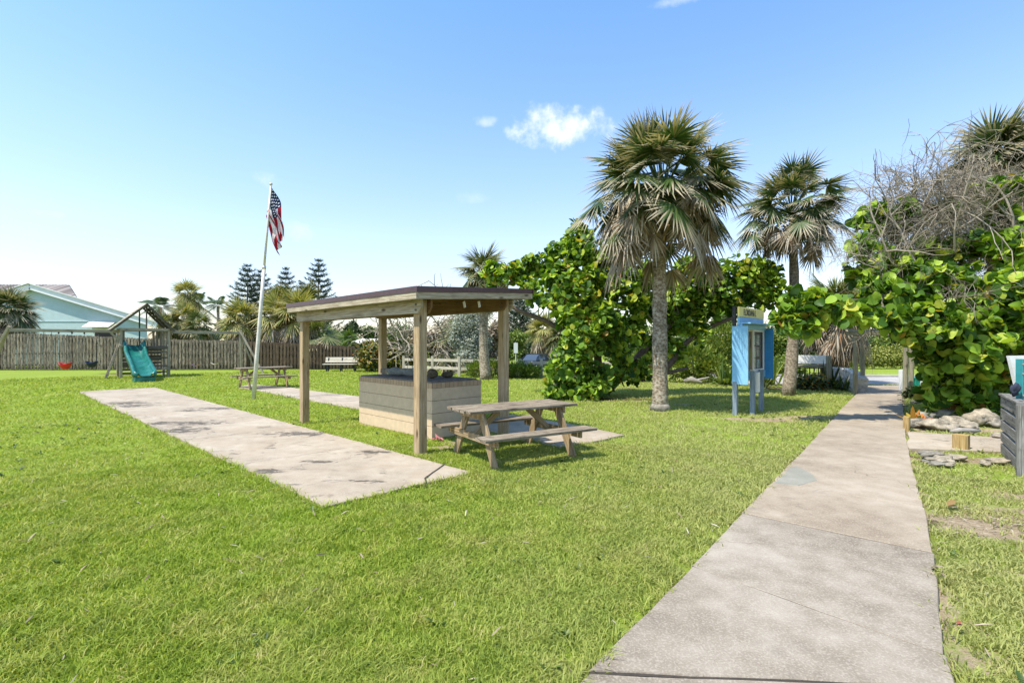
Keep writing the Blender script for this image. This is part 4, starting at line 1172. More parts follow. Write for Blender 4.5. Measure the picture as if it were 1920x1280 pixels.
# ------------------------------------------------------------------ low two rail fences
def rail_fence(label, pts, h, nm='rail_fence'):
    t = thing(nm, label, 'rail fence', (pts[0].x, pts[0].y, pts[0].z))
    for k, p in enumerate(pts):
        mb = MB(); mb.bar(p - up * .1, p + up * h * 1.06, .13, .13, (1, 0, 0)); mb.build('post', M['rail'], t, True)
    for a, b in zip(pts[:-1], pts[1:]):
        for z in (.42, .84):
            mb = MB(); mb.bar(a + up * h * z, b + up * h * z, .05, .14, c=.005); mb.build('rail', M['rail'], t, True)
    return t
rail_fence('low pale two rail fence between the croton bush and the silver shrub', [GD(757, 27), GD(811, 26), GD(861, 25.2), GD(935, 25.)], .95)
rail_fence('low pale two rail fence between the parked car and the sea grape', [GD(975, 24.6), GD(1015, 24.5), GD(1066, 24.3), GD(1115, 24.2), GD(1165, 24)], .85)
# ------------------------------------------------------------------ playset
pl, pr_ = G(227, 709), G(324, 707)
ax = Vector((.741, .671, 0)); TW = 1.9; ay = Vector((-ax.y, ax.x, 0))
TD = 1.7; DK = 1.52; BH = 2.34; AP = 3.62
def T(x, y, z): return pl + ax * x + ay * y + up * z
t = thing('playset', 'weathered wooden playset tower with a gabled roof, rung ladder and two swing beams', 'playset', tuple(T(TW / 2, TD / 2, 0)))
for x in (0, TW):
    for y in (0, TD):
        mb = MB(); mb.bar(T(x, y, -.05), T(x, y, BH + .06), .11, .11, tuple(ax)); mb.build('post', M['play'], t, True)
mb = MB()
for k in range(11): mb.bar(T(0, .08 + k * .155, DK), T(TW, .08 + k * .155, DK), .14, .035, c=.003)
mb.bar(T(0, 0, DK - .08), T(TW, 0, DK - .08), .04, .12); mb.bar(T(0, TD, DK - .08), T(TW, TD, DK - .08), .04, .12)
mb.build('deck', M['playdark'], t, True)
for y in (0, TD):
    mb = MB(); mb.bar(T(-.05, y - .06, BH), T(TW + .05, y - .06, BH), .045, .12); mb.build('cross_beam', M['play'], t, True)
for x in (0, TW):
    mb = MB(); mb.bar(T(x, -.1, BH), T(x, TD + .1, BH), .045, .12); mb.build('cross_beam', M['play'], t, True)
# gabled roof: ridge runs away from the lawn
rf = None
for sgn, x0 in ((-1, -.42), (1, TW + .22)):
    apex = TW * .52
    mb = MB()
    n = 8
    for k in range(n):
        f0, f1 = k / n + .008, (k + 1) / n - .012
        a = T(apex + (x0 - apex) * f0, -.28, AP + (BH - .02 - AP) * f0); b = T(apex + (x0 - apex) * f1, -.28, AP + (BH - .02 - AP) * f1)
        c = (a + b) / 2; w = (b - a).length
        nv_ = (b - a).cross(ay).normalized()
        mb.bar(c, c + ay * (TD + .5), w, .022, tuple(nv_), c=.003)
    r_ = mb.build('roof_slope', M['play'] if sgn < 0 else M['playdark'], t, True)  # slope turned from the sun: its shade is put into the darker wood colour
    for y in (-.2, TD / 2, TD + .15):
        mb = MB(); mb.bar(T(apex, y, AP - .07), T(x0, y, BH - .09), .04, .09); mb.build('rafter', M['playdark'], r_, True)
mb = MB(); mb.bar(T(TW * .52, 0, BH), T(TW * .52, 0, AP - .1), .06, .06, tuple(ax)); mb.build('king_post', M['playdark'], t, True)
mb = MB(); mb.bar(T(TW * .46, TD, DK), T(TW * .46, TD, AP - .15), .06, .06, tuple(ax)); mb.build('king_post', M['playdark'], t, True)
# side boards, rail walls
mb = MB()
for k in range(5):
    mb.bar(T(-.03, .15 + k * .3, DK - .0), T(-.03, .15 + k * .3, BH - .05), .12, .02, tuple(ax))
for k in range(2): mb.bar(T(.09 + k * .13, TD + .04, DK), T(.09 + k * .13, TD + .04, BH - .05), .11, .02, tuple(ay))
mb.build('side_boards', M['play'], t, True)
mb = MB()
for k in range(4):
    mb.bar(T(TW + .03, .15 + k * .35, DK), T(TW + .03, .15 + k * .35, BH - .05), .12, .02, tuple(ax))
for k in range(3): mb.bar(T(TW - .12 - k * .16, TD - .04, DK), T(TW - .12 - k * .16, TD - .04, BH - .04), .1, .02, tuple(ay))
mb.build('side_boards', M['play'], t, True)
mb = MB()
for z in (.25, .55, .95, 1.25): mb.bar(T(TW * .54, -.02, z), T(TW, -.02, z), .03, .075, c=.004)
mb.bar(T(TW * .54, -.02, 0), T(TW * .54, -.02, DK), .07, .07, tuple(ax))
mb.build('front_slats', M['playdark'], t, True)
mb = MB()
for k in range(8): mb.bar(T(.06, TD - .03, .15 + k * .17), T(TW * .95, TD - .03, .15 + k * .17), .03, .10, c=.004)
mb.build('rear_slats', M['playdark'], t, True)
mb = MB(); mb.bar(T(TW * .5, -.3, .42), T(TW * .98, -.3, .42), .22, .035); mb.bar(T(TW * .55, -.3, 0), T(TW * .55, -.3, .4), .07, .07); mb.bar(T(TW * .95, -.3, 0), T(TW * .95, -.3, .4), .07, .07); mb.build('step_bench', M['play'], t, True)
# ladder leaning at the side
mb = MB()
for y in (.15, .85):
    mb.bar(T(-.55, y, 0), T(-.06, y, DK + .05), .05, .10, tuple(ay), c=.004)
mb.build('ladder_rail', M['play'], t, True)
mb = MB()
for k in range(6):
    f = (k + .7) / 6.5; mb.bar(T(-.55 + .49 * f, .12, (DK) * f), T(-.55 + .49 * f, .88, DK * f), .10, .035, c=.004)
mb.build('ladder_rungs', M['playdark'], t, True)
mb = MB()
for k in range(6): mb.bar(T(.02, .02, .2 + k * .21), T(TW * .28, .02, .2 + k * .21), .03, .085, c=.004)
mb.build('front_slats', M['playdark'], t, True)
mb = MB(); mb.bar(T(-.1, -.1, DK + .02), T(.1, -.1, DK + .02), .16, .1); mb.build('ledge', M['play'], t, True)
# slide
s0 = T(TW * .265, -.02, DK + .02); s1 = G(273, 716)
sdv = (s1 - s0); sdh = Vector((sdv.x, sdv.y, 0)); SL = sdh.length; sdh.normalize(); ssd = Vector((-sdh.y, sdh.x, 0))
vs, fs = [], []
prof = [(-.43, .0), (-.42, .24), (-.37, .25), (-.34, .18), (-.27, .05), (-.12, .01), (.12, .01), (.27, .05), (.34, .18), (.37, .25), (.42, .24), (.43, .0)]
NS = 26
def slz(f):
    return (DK + .02) * (1 - f) ** 1.25 * (1 - .12 * math.sin(f * math.pi * 2)) + .22 * f * f + .01
for i in range(NS + 1):
    f = i / NS
    c = Vector((s0.x, s0.y, 0)) + sdh * SL * f
    z = slz(f)
    wk = 1. - .1 * math.sin(f * math.pi); 
    edge = 1 if f < .93 else 1 - (f - .93) / .07 * .5
    for a, b in prof:
        bb_ = b if abs(a) < .4 else (b if b > .1 else -.02)
        vs.append(c + ssd * a * wk * (1 if f < .93 else (1 - ((f - .93) / .07) ** 2 * .35)) + up * (z + bb_ * edge))
m = len(prof)
for i in range(NS):
    for k in range(m - 1):
        fs.append((i * m + k, i * m + k + 1, (i + 1) * m + k + 1, (i + 1) * m + k))
mb = MB(); mb.add(vs, fs); sl = mb.build('slide', M['slide'], t, True, True)
sm = sl.modifiers.new('thick', 'SOLIDIFY'); sm.thickness = .025
mb = MB()
e = Vector((s0.x, s0.y, 0)) + sdh * (SL + .02)
mb.prism([e - ssd * .36 - sdh * .06, e + ssd * .36 - sdh * .06, e + ssd * .42 - sdh * .45, e - ssd * .42 - sdh * .45], up * .21)
mb.build('slide_foot', M['slide'], t, True, bevel=.03)
# swing beams with A frames
lb0, lb1 = T(-.05, .25, BH - .1), (T(-.05, .25, BH - .1) - ax * 3.75)
rb0, rb1 = T(TW + .05, .45, BH - .1), (T(TW + .05, .45, BH - .1) + ax * 3.3)
for a, b in ((lb0, lb1), (rb0, rb1)):
    mb = MB(); mb.bar(a, b, .07, .14, c=.006); mb.build('swing_beam', M['play'], t, True)
for b, lf, lbk in ((lb1, Vector((-1.5, .1, 0)), Vector((-1.9, .9, 0))), (rb1, Vector((1.25, .1, 0)), Vector((-.1, .3, 0)))):
    for o in (lf, lbk):
        q = b + o; q.z = -.03
        mb = MB(); mb.bar(b + up * .12 - (q - b).normalized() * .05, q, .10, .10, (1, .2, 0), c=.006); mb.build('frame_leg', M['play'], t, True)
mb = MB(); q = rb1 + Vector((.35, 1., 0)); q.z = 0; mb.bar(rb1, q, .09, .05, (1, 0, 0)); mb.build('frame_leg', M['play'], t, True)
mb = MB(); mb.bar(lb0.lerp(lb1, .1), lb0 - up * .45, .05, .09); mb.build('brace', M['play'], t, True)

def beam_at(a, b, px):
    lo, hi = 0., 1.
    for _ in range(40):
        mdl = (lo + hi) / 2; p = a.lerp(b, mdl); x = CX + p.x / p.y * F
        if (x > px) == (a.x > b.x): lo = mdl
        else: hi = mdl
    return a.lerp(b, lo)
def bucket(label, px0, px1, seat_y, mat):
    a, b = beam_at(lb0, lb1, px0), beam_at(lb0, lb1, px1); c = (a + b) / 2
    zb_ = EYE - (seat_y - HY) / F * c.y
    t = thing('bucket_swing', label, 'swing', (c.x, c.y, zb_))
    # moulded seat: oval cup with two leg holes' lip
    vs, fs = [], []; nn = 16
    prof = [(.02, 0), (.12, .02), (.19, .10), (.23, .22), (.25, .27), (.235, .27), (.215, .22), (.17, .11), (.10, .045)]
    for r_, z in prof:
        for k in range(nn):
            th = 2 * math.pi * k / nn; vs.append(Vector((math.cos(th) * r_ * 1.12, math.sin(th) * r_ * .8, z + .04 * math.cos(2 * th) * (z > .15))))
    for i in range(len(prof) - 1):
        for k in range(nn): fs.append((i * nn + k, i * nn + (k + 1) % nn, (i + 1) * nn + (k + 1) % nn, (i + 1) * nn + k))
    fs.append(tuple(range(nn - 1, -1, -1))); fs.append(tuple(range((len(prof) - 1) * nn, len(prof) * nn)))
    mb = MB(); mb.add(vs, fs); mb.build('seat', mat, t, False, True)
    for s, p in ((-1, a if a.x < b.x else b), (1, b if a.x < b.x else a)):
        mb = MB(); mb.tube([p - up * .05, c * 0 + Vector((c.x + s * .24, c.y, zb_ + .27))], .009, 6); mb.build('chain', M['chain'], t, True)
        mb = MB(); mb.bar(p - up * .14, p - up * .05, .05, .05); mb.build('hanger', M['black'], t, True)
bucket('red bucket swing hanging in front of the paling fence', 110, 135, 692, M['red'])
bucket('dark navy bucket swing hanging beside the ladder of the playset', 158, 185, 689, M['navy'])
def belt(label, px0, px1, y, mat, w=.22):
    a, b = beam_at(rb0, rb1, px0), beam_at(rb0, rb1, px1); c = (a + b) / 2
    zb_ = EYE - (y - HY) / F * c.y
    t = thing('belt_swing', label, 'swing', (c.x, c.y, zb_))
    mb = MB(); pts = [Vector((c.x + x, c.y, zb_ + .10 * (x / w) ** 2)) for x in np.linspace(-w, w, 9)]
    for i in range(8): mb.bar(pts[i], pts[i + 1], .15, .02, c=.003)
    mb.build('seat', mat, t, True)
    for p, q in ((a, pts[0]), (b, pts[-1])):
        mb = MB(); mb.tube([p - up * .05, q], .009, 6); mb.build('chain', M['chain'], t, True)
belt('faded pink belt swing hanging on the flagpole side of the playset', 360, 374, 686, M['pink'])
belt('faded tan belt swing beside the pink one', 394, 411, 683, M['tanplastic'], .2)
mb = MB(); q = beam_at(lb0, lb1, 82)
t = thing('rope_rings', 'pair of grey ropes hanging from the end of the swing beam above the fence', 'rope', (q.x, q.y, 1.2))
mb.tube([q - up * .05, q - up * .9], .010, 6); mb.tube([q + Vector((.35, 0, -.05)), q + Vector((.35, 0, -.9))], .010, 6); mb.build('ropes', M['chain'], t, True)
for o in (0, .35):
    mb = MB(); c = q + Vector((o, 0, -1.0)); mb.tube([c + Vector((math.cos(k * .5236) * .09, 0, math.sin(k * .5236) * .09)) for k in range(13)], .014, 6, cap=False); mb.build('ring', M['chain'], t, True, True)

# ------------------------------------------------------------------ aqua house
HD = 39.
HX = Vector((-7., 8., 0))
def HP(px, py, d=HD): return P(px, py, d)
t = thing('aqua_house', 'aqua stucco house with a white gable edge and tiled roof beyond the fence', 'house', (HP(150, 640).x, HD + 3, 0))
ap = HP(64, 541); ln = HP(300, 612); slope = (ln.z - ap.z) / (ln.x - ap.x)
lx = ap.x - 12.; wall = [Vector((lx, HD, 0)), Vector((ln.x, HD, 0)), Vector((ln.x, HD, ln.z)), ap.copy(), Vector((lx, HD, ap.z + slope * 12))]
band = EYE - (602 - HY) / F * HD
mb = MB(); mb.prism([Vector((lx, HD, 0)), Vector((ln.x - 1., HD, 0)), Vector((ln.x - 1., HD, ap.z + slope * (ln.x - 1. - ap.x))), wall[3], Vector((lx, HD, wall[4].z))], HX); wu = mb.build('gable_wall', M['stucco'], t, True)
mb = MB(); mb.bar(Vector((lx, HD - .02, band)), Vector((HP(167, 602).x, HD - .02, band)), .04, .05); mb.build('wall_band', M['stucco2'], t, True)
mb = MB()
mb.bar(ap + Vector((0, -.35, .1)), ln + Vector((0, -.35, .1)), .08, .42, c=.01); mb.bar(ap + Vector((0, -.35, .1)), Vector((lx, HD - .35, wall[4].z + .1)), .08, .42, c=.01)
mb.build('gable_fascia', M['trim'], t, True)
rfm = MB()
nrm_ = Vector((-slope, 0, 1)).normalized()
a, b = ap + up * .34, ln + up * .34
rfm.prism([a + Vector((0, -.5, 0)), b + Vector((0, -.5, 0)), b + HX, a + HX], nrm_ * .06)
nrm2 = Vector((slope, 0, 1)).normalized(); b2 = Vector((lx, HD, wall[4].z + .34))
rfm.prism([a + HX, b2 + HX, b2 + Vector((0, -.5, 0)), a + Vector((0, -.5, 0))], nrm2 * .06)
rfm.build('low_roof', M['trim'], t, True)
# tiled hip roof behind
tl = MB()
r0, r1 = HP(30, 528, 46), HP(70, 534, 46); eave = HP(148, 566, 44)
xs0 = r0.x - 9
for k in range(46):
    x = eave.x - k * .32
    zt = min(r0.z + .1, r1.z + (eave.x - .0 - x) * 0 + (r1.z) * 0)
    # barrel tiles run down towards the viewer; ridge height drops along the hip
    zr = min(r0.z, eave.z + (eave.x - x) * (r0.z - eave.z) / (eave.x - r1.x))
    yb = 44 + (zr - eave.z) * 2.6
    tl.tube([Vector((x, 43.6, eave.z - .15)), Vector((x, yb, zr))], .15, 6, 0, 0., True)
tl.build('tile_roof', M['tile'], t, True, True)
mb = MB(); mb.prism([Vector((eave.x + .1, 44, eave.z - .15)), Vector((eave.x - 15, 44, eave.z - .15)), Vector((eave.x - 15, 44, 0)), Vector((eave.x + .1, 44, 0))], HX); mb.build('rear_wall', M['stucco'], t, True)
w0, w1 = HP(176, 616), HP(222, 640)
mb = MB(); mb.bar(Vector((w0.x, HD - .02, (w0.z + w1.z) / 2)), Vector((w1.x, HD - .02, (w0.z + w1.z) / 2)), .08, w0.z - w1.z + .1); wf = mb.build('window', M['trim'], t, True)
mb = MB(); mb.bar(Vector((w0.x + .15, HD - .07, (w0.z + w1.z) / 2 - .1)), Vector((w1.x - .15, HD - .07, (w0.z + w1.z) / 2 - .1)), .02, w0.z - w1.z - .2); mb.build('pane', M['dark'], wf, True)
mb = MB(); q0, q1 = HP(168, 604), HP(218, 604)
mb.prism([Vector((q0.x, HD - .02, q0.z)), Vector((q1.x, HD - .02, q0.z)), Vector((q1.x, HD - .75, q0.z - .42)), Vector((q0.x, HD - .75, q0.z - .42))], up * .05); mb.build('awning', M['signyellow'] if False else M['paleroof'], t, True)

# far low house with the orange wall
t = thing('orange_house', 'low orange walled house with a pale roof seen past the brown paling fence', 'house', tuple(GD(685, 62)))
w0, w1 = P(664, 645, 62), P(706, 660, 62)
mb = MB(); mb.prism([Vector((w0.x, 62, -.8)), Vector((w1.x, 62, -.8)), Vector((w1.x, 62, w0.z)), Vector((w0.x, 62, w0.z))], Vector((0, 7, 0))); mb.build('wall', M['orangepaint'], t, True)
mb = MB(); mb.prism([Vector((w0.x - .6, 61.2, w0.z)), Vector((w1.x + .6, 61.2, w0.z)), Vector((w1.x + .2, 65.5, w0.z + .55)), Vector((w0.x - .2, 65.5, w0.z + .55))], up * .15); mb.build('roof', M['paleroof'], t, True)
mb = MB(); mb.bar(P(676, 652, 61.95), P(690, 652, 61.95), .05, 1.0); mb.build('window', M['dark'], t, True)

# ------------------------------------------------------------------ parked car
CD = 47.
cc = GD(1001, CD); cc.z = float(dip(cc.x, CD)) 
car_rz = R(180 + 62)
t = thing('parked_car', 'dark navy estate car parked beyond the low rail fence', 'car', tuple(cc), car_rz)
def loft(secs, mat, name, parent=None, cap=True, **kw):
    m = len(secs[0]); vs = [v for s_ in secs for v in s_]; fs = []
    for i in range(len(secs) - 1):
        for k in range(m):
            j = (k + 1) % m; fs.append((i * m + k, (i + 1) * m + k, (i + 1) * m + j, i * m + j))
    if cap: fs.append(tuple(range(m))); fs.append(tuple(range(len(vs) - 1, len(vs) - m - 1, -1)))
    mb = MB(); mb.add(vs, fs); return mb.build(name, mat, parent, **kw)
def rsec(x, hw, z0, z1, top):  # body section
    return [Vector((x, y, z)) for y, z in ((-hw * .93, z0), (-hw, z0 + .15), (-hw, z1 - .12), (-hw * top, z1), (hw * top, z1), (hw, z1 - .12), (hw, z0 + .15), (hw * .93, z0))]
secs = [rsec(x, hw, z0, z1, tp) for x, hw, z0, z1, tp in ((-2.28, .72, .42, .86, .8), (-2.2, .82, .30, .98, .86), (-1.7, .89, .24, 1.02, .9), (-.6, .91, .22, 1.0, .92), (.7, .91, .22, .98, .92), (1.5, .89, .22, .92, .88), (2.05, .82, .25, .80, .85), (2.26, .70, .34, .68, .8))]
loft(secs, M['carpaint'], 'body', t, smooth=False, sub=2)
cab = [[Vector((x, y, z)) for y, z in ((-hb, zb0), (-ht, zt), (ht, zt), (hb, zb0))] for x, hb, ht, zb0, zt in ((-2.12, .76, .60, .96, 1.02), (-1.75, .80, .62, .98, 1.42), (-.9, .82, .65, .98, 1.52), (.1, .82, .64, .97, 1.49), (.55, .80, .6, .96, 1.30), (1.15, .76, .62, .92, .96))]
loft(cab, M['carglass'], 'window', t, sub=0)
mb = MB()
roofp = [(-1.85, 1.40), (-.9, 1.525), (.12, 1.50)]
for s in (-1, 1):
    for (xa, za), (xb, zb_) in (((-2.1, .98), (-1.75, 1.43)), ((-1.75, 1.43), (-.9, 1.53)), ((-.9, 1.53), (.1, 1.5)), ((.1, 1.5), (1.12, .95)), ((-.35, .98), (-.35, 1.5)), ((-1.35, .98), (-1.35, 1.47))):
        ya = .80 if za < 1.1 else .63; yb = .80 if zb_ < 1.1 else .63
        mb.bar((xa, s * ya, za), (xb, s * yb, zb_), .05, .06)
mb.prism([(-1.8, -.62, 1.44), (-.9, -.64, 1.53), (-.9, .64, 1.53), (-1.8, .62, 1.44)], (0, 0, .02)); mb.prism([(-.9, -.64, 1.53), (.14, -.63, 1.50), (.14, .63, 1.50), (-.9, .64, 1.53)], (0, 0, .02))
mb.build('roof_frame', M['carpaint'], t)
for s in (-1, 1):
    for x in (-1.42, 1.4):
        mb = MB(); mb.tube([(x, s * .74, .33), (x, s * .76, .33), (x, s * .92, .33), (x, s * .93, .33)], [.29, .33, .33, .29], 18); w = mb.build('wheel', M['tyre'], t)
        mb = MB(); mb.tube([(x, s * .935, .33), (x, s * .945, .33)], [.21, .19], 12); mb.build('rim', M['chrome'], w)
    mb = MB(); mb.bar((2.02, s * .55, .70), (2.2, s * .66, .66), .22, .13); mb.build('headlight', M['chrome'], t)
    mb = MB(); mb.bar((.55, s * .9, 1.0), (.7, s * 1.04, 1.03), .1, .13); mb.build('mirror', M['carpaint'], t)

# small sign by the car
sp_ = GD(967, 44); sp_.z = float(dip(sp_.x, 44))
t = thing('street_sign', 'small pale grey sign panel on a post beside the parked car', 'sign', tuple(sp_))
mb = MB(); mb.bar(sp_, sp_ + up * 2.6, .07, .07); mb.build('post', M['ltgrey'], t, True)
mb = MB(); c = sp_ + up * 2.1 + Vector((0, -.06, 0)); mb.prism([c + Vector((-.18, 0, -.45)), c + Vector((.18, 0, -.45)), c + Vector((.18, 0, .45)), c + Vector((-.18, 0, .45))], (0, -.01, 0)); mb.build('panel', M['ltgrey'], t, True)

# ------------------------------------------------------------------ green bin, low walls, railings beyond the arbor
c = G(1709, 729); c = GD(1709, 18.2)
t = thing('green_bin', 'teal green lidded bin standing behind the arbor post', 'bin', tuple(c))
mb = MB(); mb.prism([c + Vector((x, y, 0)) for x, y in ((-.17, -.16), (.17, -.16), (.17, .16), (-.17, .16))], up * .02)
vs = [c + Vector((x * k, y * k, z)) for k, z in ((.86, .0), (1, .40)) for x, y in ((-.19, -.18), (.19, -.18), (.19, .18), (-.19, .18))]
mb = MB(); mb.add(vs, [(0, 1, 5, 4), (1, 2, 6, 5), (2, 3, 7, 6), (3, 0, 4, 7), (3, 2, 1, 0), (4, 5, 6, 7)]); mb.bar(c + Vector((0, -.185, .04)), c + Vector((0, -.19, .38)), .05, .02, (0, 1, 0)); mb.build('body', M['bin'], t, True, bevel=.012)
mb = MB(); mb.prism([c + Vector((x, y, .40)) for x, y in ((-.22, -.21), (.22, -.21), (.22, .21), (-.22, .21))], up * .05); mb.build('lid', M['bin'], t, True, bevel=.015)
p0, p1 = GD(1488, 19.5), GD(1556, 19.)
t = thing('bench_planter', 'low grey planter with a white back board behind the ringed palm trunk', 'planter', tuple((p0 + p1) / 2))
mb = MB(); mb.bar(p0 + up * 1.05, p1 + up * 1.05, .06, .32); mb.build('white_board', M['white'], t, True)
mb = MB(); mb.bar(p0 + up * .80, p1 + up * .80 , .5, .10); mb.build('ledge', M['arbor'], t, True)
for k in range(5):
    p = p0.lerp(p1, .45 + k * .12); mb = MB(); mb.bar(p + up * .3, p + up * .75, .03, .03, (1, 0, 0)); mb.build('baluster', M['black'], t, True)
mb = MB(); mb.bar(p0.lerp(p1, .2) + up * .28 + Vector((0, -.3, 0)), p1 + up * .28 + Vector((-.4, -.3, 0)), .4, .14); mb.build('front_kerb', M['arbor'], t, True)
mb = MB(); mb.bar(p0 + Vector((0, .1, 0)), p0 + Vector((0, .1, .9)), .4, .12); mb.bar(p1 + Vector((-.05, .1, 0)), p1 + Vector((-.05, .1, .78)), .4, .12); mb.build('end_wall', M['gravelwhite'], t, True)
c = GD(1554, 18.4)
mb = MB(); mb.bar(c - up * .05, c + up * 1.22, .14, .14, (1, 0, 0), c=.012); tag(recentre(mb.build('timber_post', M['arbor'])), 'thick grey timber post beside the red brown palm trunk', 'post')
# curved white stone wall round the palm bed
t0 = thing('stone_wall', 'low white rubble wall curving round the palm beside the arbor', 'wall', tuple(GD(1590, 18.6)))
mb = MB(); pts = [GD(1566, 18.8), GD(1585, 18.2), GD(1600, 17.6), GD(1611, 17.1), GD(1617, 16.9)]; hs = [.78, .78, .72, .6, .5]
for (a, ha), (b, hb) in zip(zip(pts[:-1], hs[:-1]), zip(pts[1:], hs[1:])):
    mb.bar(a + up * ha / 2, b + up * hb / 2, .34, ha, c=.03, h1=hb)
mb.build('wall_run', M['gravelwhite'], t0, True)
c = GD(1615, 17.2); mb = MB(); mb.bar(c - up * .05, c + up * .62, .12, .12, (1, 0, 0), c=.01); tag(recentre(mb.build('gate_post', M['white'])), 'short white post at the end of the rubble wall', 'post')
c = GD(1691, 17.5); mb = MB(); mb.bar(c - up * .05, c + up * .75, .14, .14, (1, 0, 0), c=.01); tag(recentre(mb.build('gate_post', M['white'])), 'short white post beside the green bin', 'post')
c = GD(1746, 13.6); mb = MB(); mb.bar(c - up * .05, c + up * .95, .13, .05, (1, 0, 0), c=.01); tag(recentre(mb.build('marker_board', M['drift'])), 'pale upright weathered board under the sea grape leaves', 'board')

# ------------------------------------------------------------------ things at the right border
cb = G(1893, 872); cb2 = G(1975, 925)
c0 = G(1880, 853); 
t = thing('slatted_crate', 'silver weathered slatted timber bin with a corner post', 'bin', tuple(G(1920, 880)))
q0, q1 = G(1879, 850), G(1914, 888)
dq = (q1 - q0).normalized(); nq = Vector((-dq.y, dq.x, 0)); nq = nq if nq.x > 0 else -nq
zt_ = EYE - (741 - HY) / F * q0.y
for k in range(5):
    z = zt_ * (k + .5) / 5
    mb = MB(); mb.bar(q0 + up * z, q1 + up * (z + random.uniform(-.01, .01)), .035, zt_ / 5 - .035, c=.005); mb.build('slat', M['crate'], t, True)
mb = MB(); mb.bar(q1 + dq * .05 - up * .05, q1 + dq * .05 + up * (zt_ + .0), .10, .10, tuple(dq)); mb.build('corner_post', M['crate'], t, True)
mb = MB(); mb.bar(q0 + dq * .04 + nq * .05 - up * .02, q0 + dq * .04 + nq * .05 + up * zt_, .07, .07, tuple(dq)); mb.build('corner_post', M['crate'], t, True)
for k in range(5):
    z = zt_ * (k + .5) / 5
    mb = MB(); mb.bar(q1 + dq * .08 + nq * .06 + up * z, q1 + dq * .08 + nq * 1.3 + up * z, .035, zt_ / 5 - .035, c=.005); mb.build('slat', M['crate'], t, True)
    mb = MB(); mb.bar(q0 + dq * -.0 + nq * .10 + up * z, q0 + nq * 1.3 + up * z, .035, zt_ / 5 - .035, c=.005); mb.build('slat', M['crate'], t, True)
for z in (zt_ - .03,):
    mb = MB(); mb.bar(q0 + nq * .02 + up * (zt_ + .018), q1 + nq * .02 + up * (zt_ + .018), .12, .03); mb.build('cap_board', M['crate'], t, True)
d_ = 6.9
def RP(px, py, d=d_): return P(px, py, d)
pb = GD(1917, d_)
t = thing('teal_post', 'teal painted post rising behind the slatted bin', 'post', tuple(pb))
mb = MB(); mb.bar(pb, RP(1917, 673), .10, .10, (1, 0, 0), c=.006); mb.build('upright', M['teal'], t, True)
for y in (682, 700, 740):
    mb = MB(); q = RP(1911, y); mb.tube([q + Vector((0, -.05, 0)), q + Vector((0, -.06, 0))], .012, 8); mb.build('bolt', M['chrome'], t, True)
mb = MB(); mb.prism([RP(1893, 667, 7.15), RP(1960, 666, 7.15), RP(1950, 752, 7.15), RP(1911, 742, 7.15)], Vector((0, .05, 0)))
o = tag(recentre(mb.build('white_panel', M['white'])), 'white tapered panel fixed behind the teal post', 'panel')
mb = MB(); mb.bar(GD(1935, 7.2) , RP(1935, 720, 7.2), .06, .06); mb.build('panel_post', M['teal'], t, True)
lump('cloth_bundle', RP(1904, 744, 6.85), .085, M['bluecloth'], 'crumpled dark blue cloth hanging beside the teal post', 'cloth', None, (.8, .5, .95), 5, .3, 3, .5)

# ------------------------------------------------------------------ stubs, rocks, driftwood
def stub(label, px, py, h, w):
    c = G(px, py); mb = MB(); mb.bar(c - up * .05, c + up * h, w, w * .95, (.8, .6, 0), c=w * .12)
    return tag(recentre(mb.build('timber_stub', M['stub'])), label, 'post stub')
stub('yellow cut timber stub among the rocks at the near edge of the side path', 1802, 843, .24, .19)
stub('small yellow timber stub where the side path meets the main path', 1700, 806, .26, .10)
rocks = [(1722, 800, .22, (1.3, 1, .75)), (1758, 806, .26, (1.4, 1, .7)), (1790, 800, .24, (1.3, 1.1, .8)), (1735, 790, .2, (1.3, .9, .9)), (1815, 804, .2, (1.5, 1, .6)), (1840, 797, .3, (1.2, 1, .9)), (1868, 800, .2, (1.3, 1, .8)), (1775, 785, .24, (1.6, 1, .8)),
         (1875, 822, .15, (1.5, .9, .6)), (1745, 858, .15, (1.3, 1, .6)), (1765, 866, .17, (1.5, 1, .45)), (1790, 862, .14, (1.4, 1, .5)), (1755, 873, .10, (1.2, 1, .5)), (1778, 874, .08, (1.3, 1, .6)), (1868, 868, .13, (1.8, .8, .5)), (1735, 868, .07, (1, 1, .6)), (1848, 872, .07, (1.4, 1, .6)), (1690, 752, .1, (1.2, 1, .7)), (1716, 756, .13, (1.4, 1, .6))]
rl = ['rounded grey rock first in the row behind the small yellow stub', 'wide pale rock in the row under the sea grape', 'pale coquina rock in the middle of the rock row', 'grey rock half hidden behind the first rocks of the row', 'flat pale rock in front of the dark big rock', 'big dark hollow rock at the end of the rock row', 'pale rock beside the slatted bin under the sea grape', 'long grey rock along the back of the rock row',
      'smooth grey stone lying at the far edge of the side path by the bin', 'grey white stone behind the yellow stub pile', 'broad flat pale stone in front of the yellow stub', 'pale flat stone touching the yellow stub', 'small pale stone at the grass edge of the stub pile', 'little stone between the flat stone and the sand', 'long pale angular stone beside the slatted bin', 'smallest stone of the pile by the main path', 'small stone in the sand near the slatted bin', 'small brown stone at the foot of the arbor post', 'low rock beside the arbor post under leaves']
for k, ((px, py, r, sq), lb) in enumerate(zip(rocks, rl)):
    sq = (sq[0], sq[1], sq[2] * .78)
    r *= .74; lump('rock', G(px, py) - up * r * sq[2] * .25, r, M['rock'] if k % 3 else M['rock2'], lb, 'rock', 'pale rocks edging the side path', sq, k * 1.7 + 2, random.uniform(-.5, .5), 3, .45)
mb = MB(); a, b = G(1783, 813), G(1838, 812)
mb.tube([a + up * .04, a.lerp(b, .3) + up * .06, a.lerp(b, .7) + up * .05, b + up * .045], [.03, .055, .05, .02], 8, 0, .12)
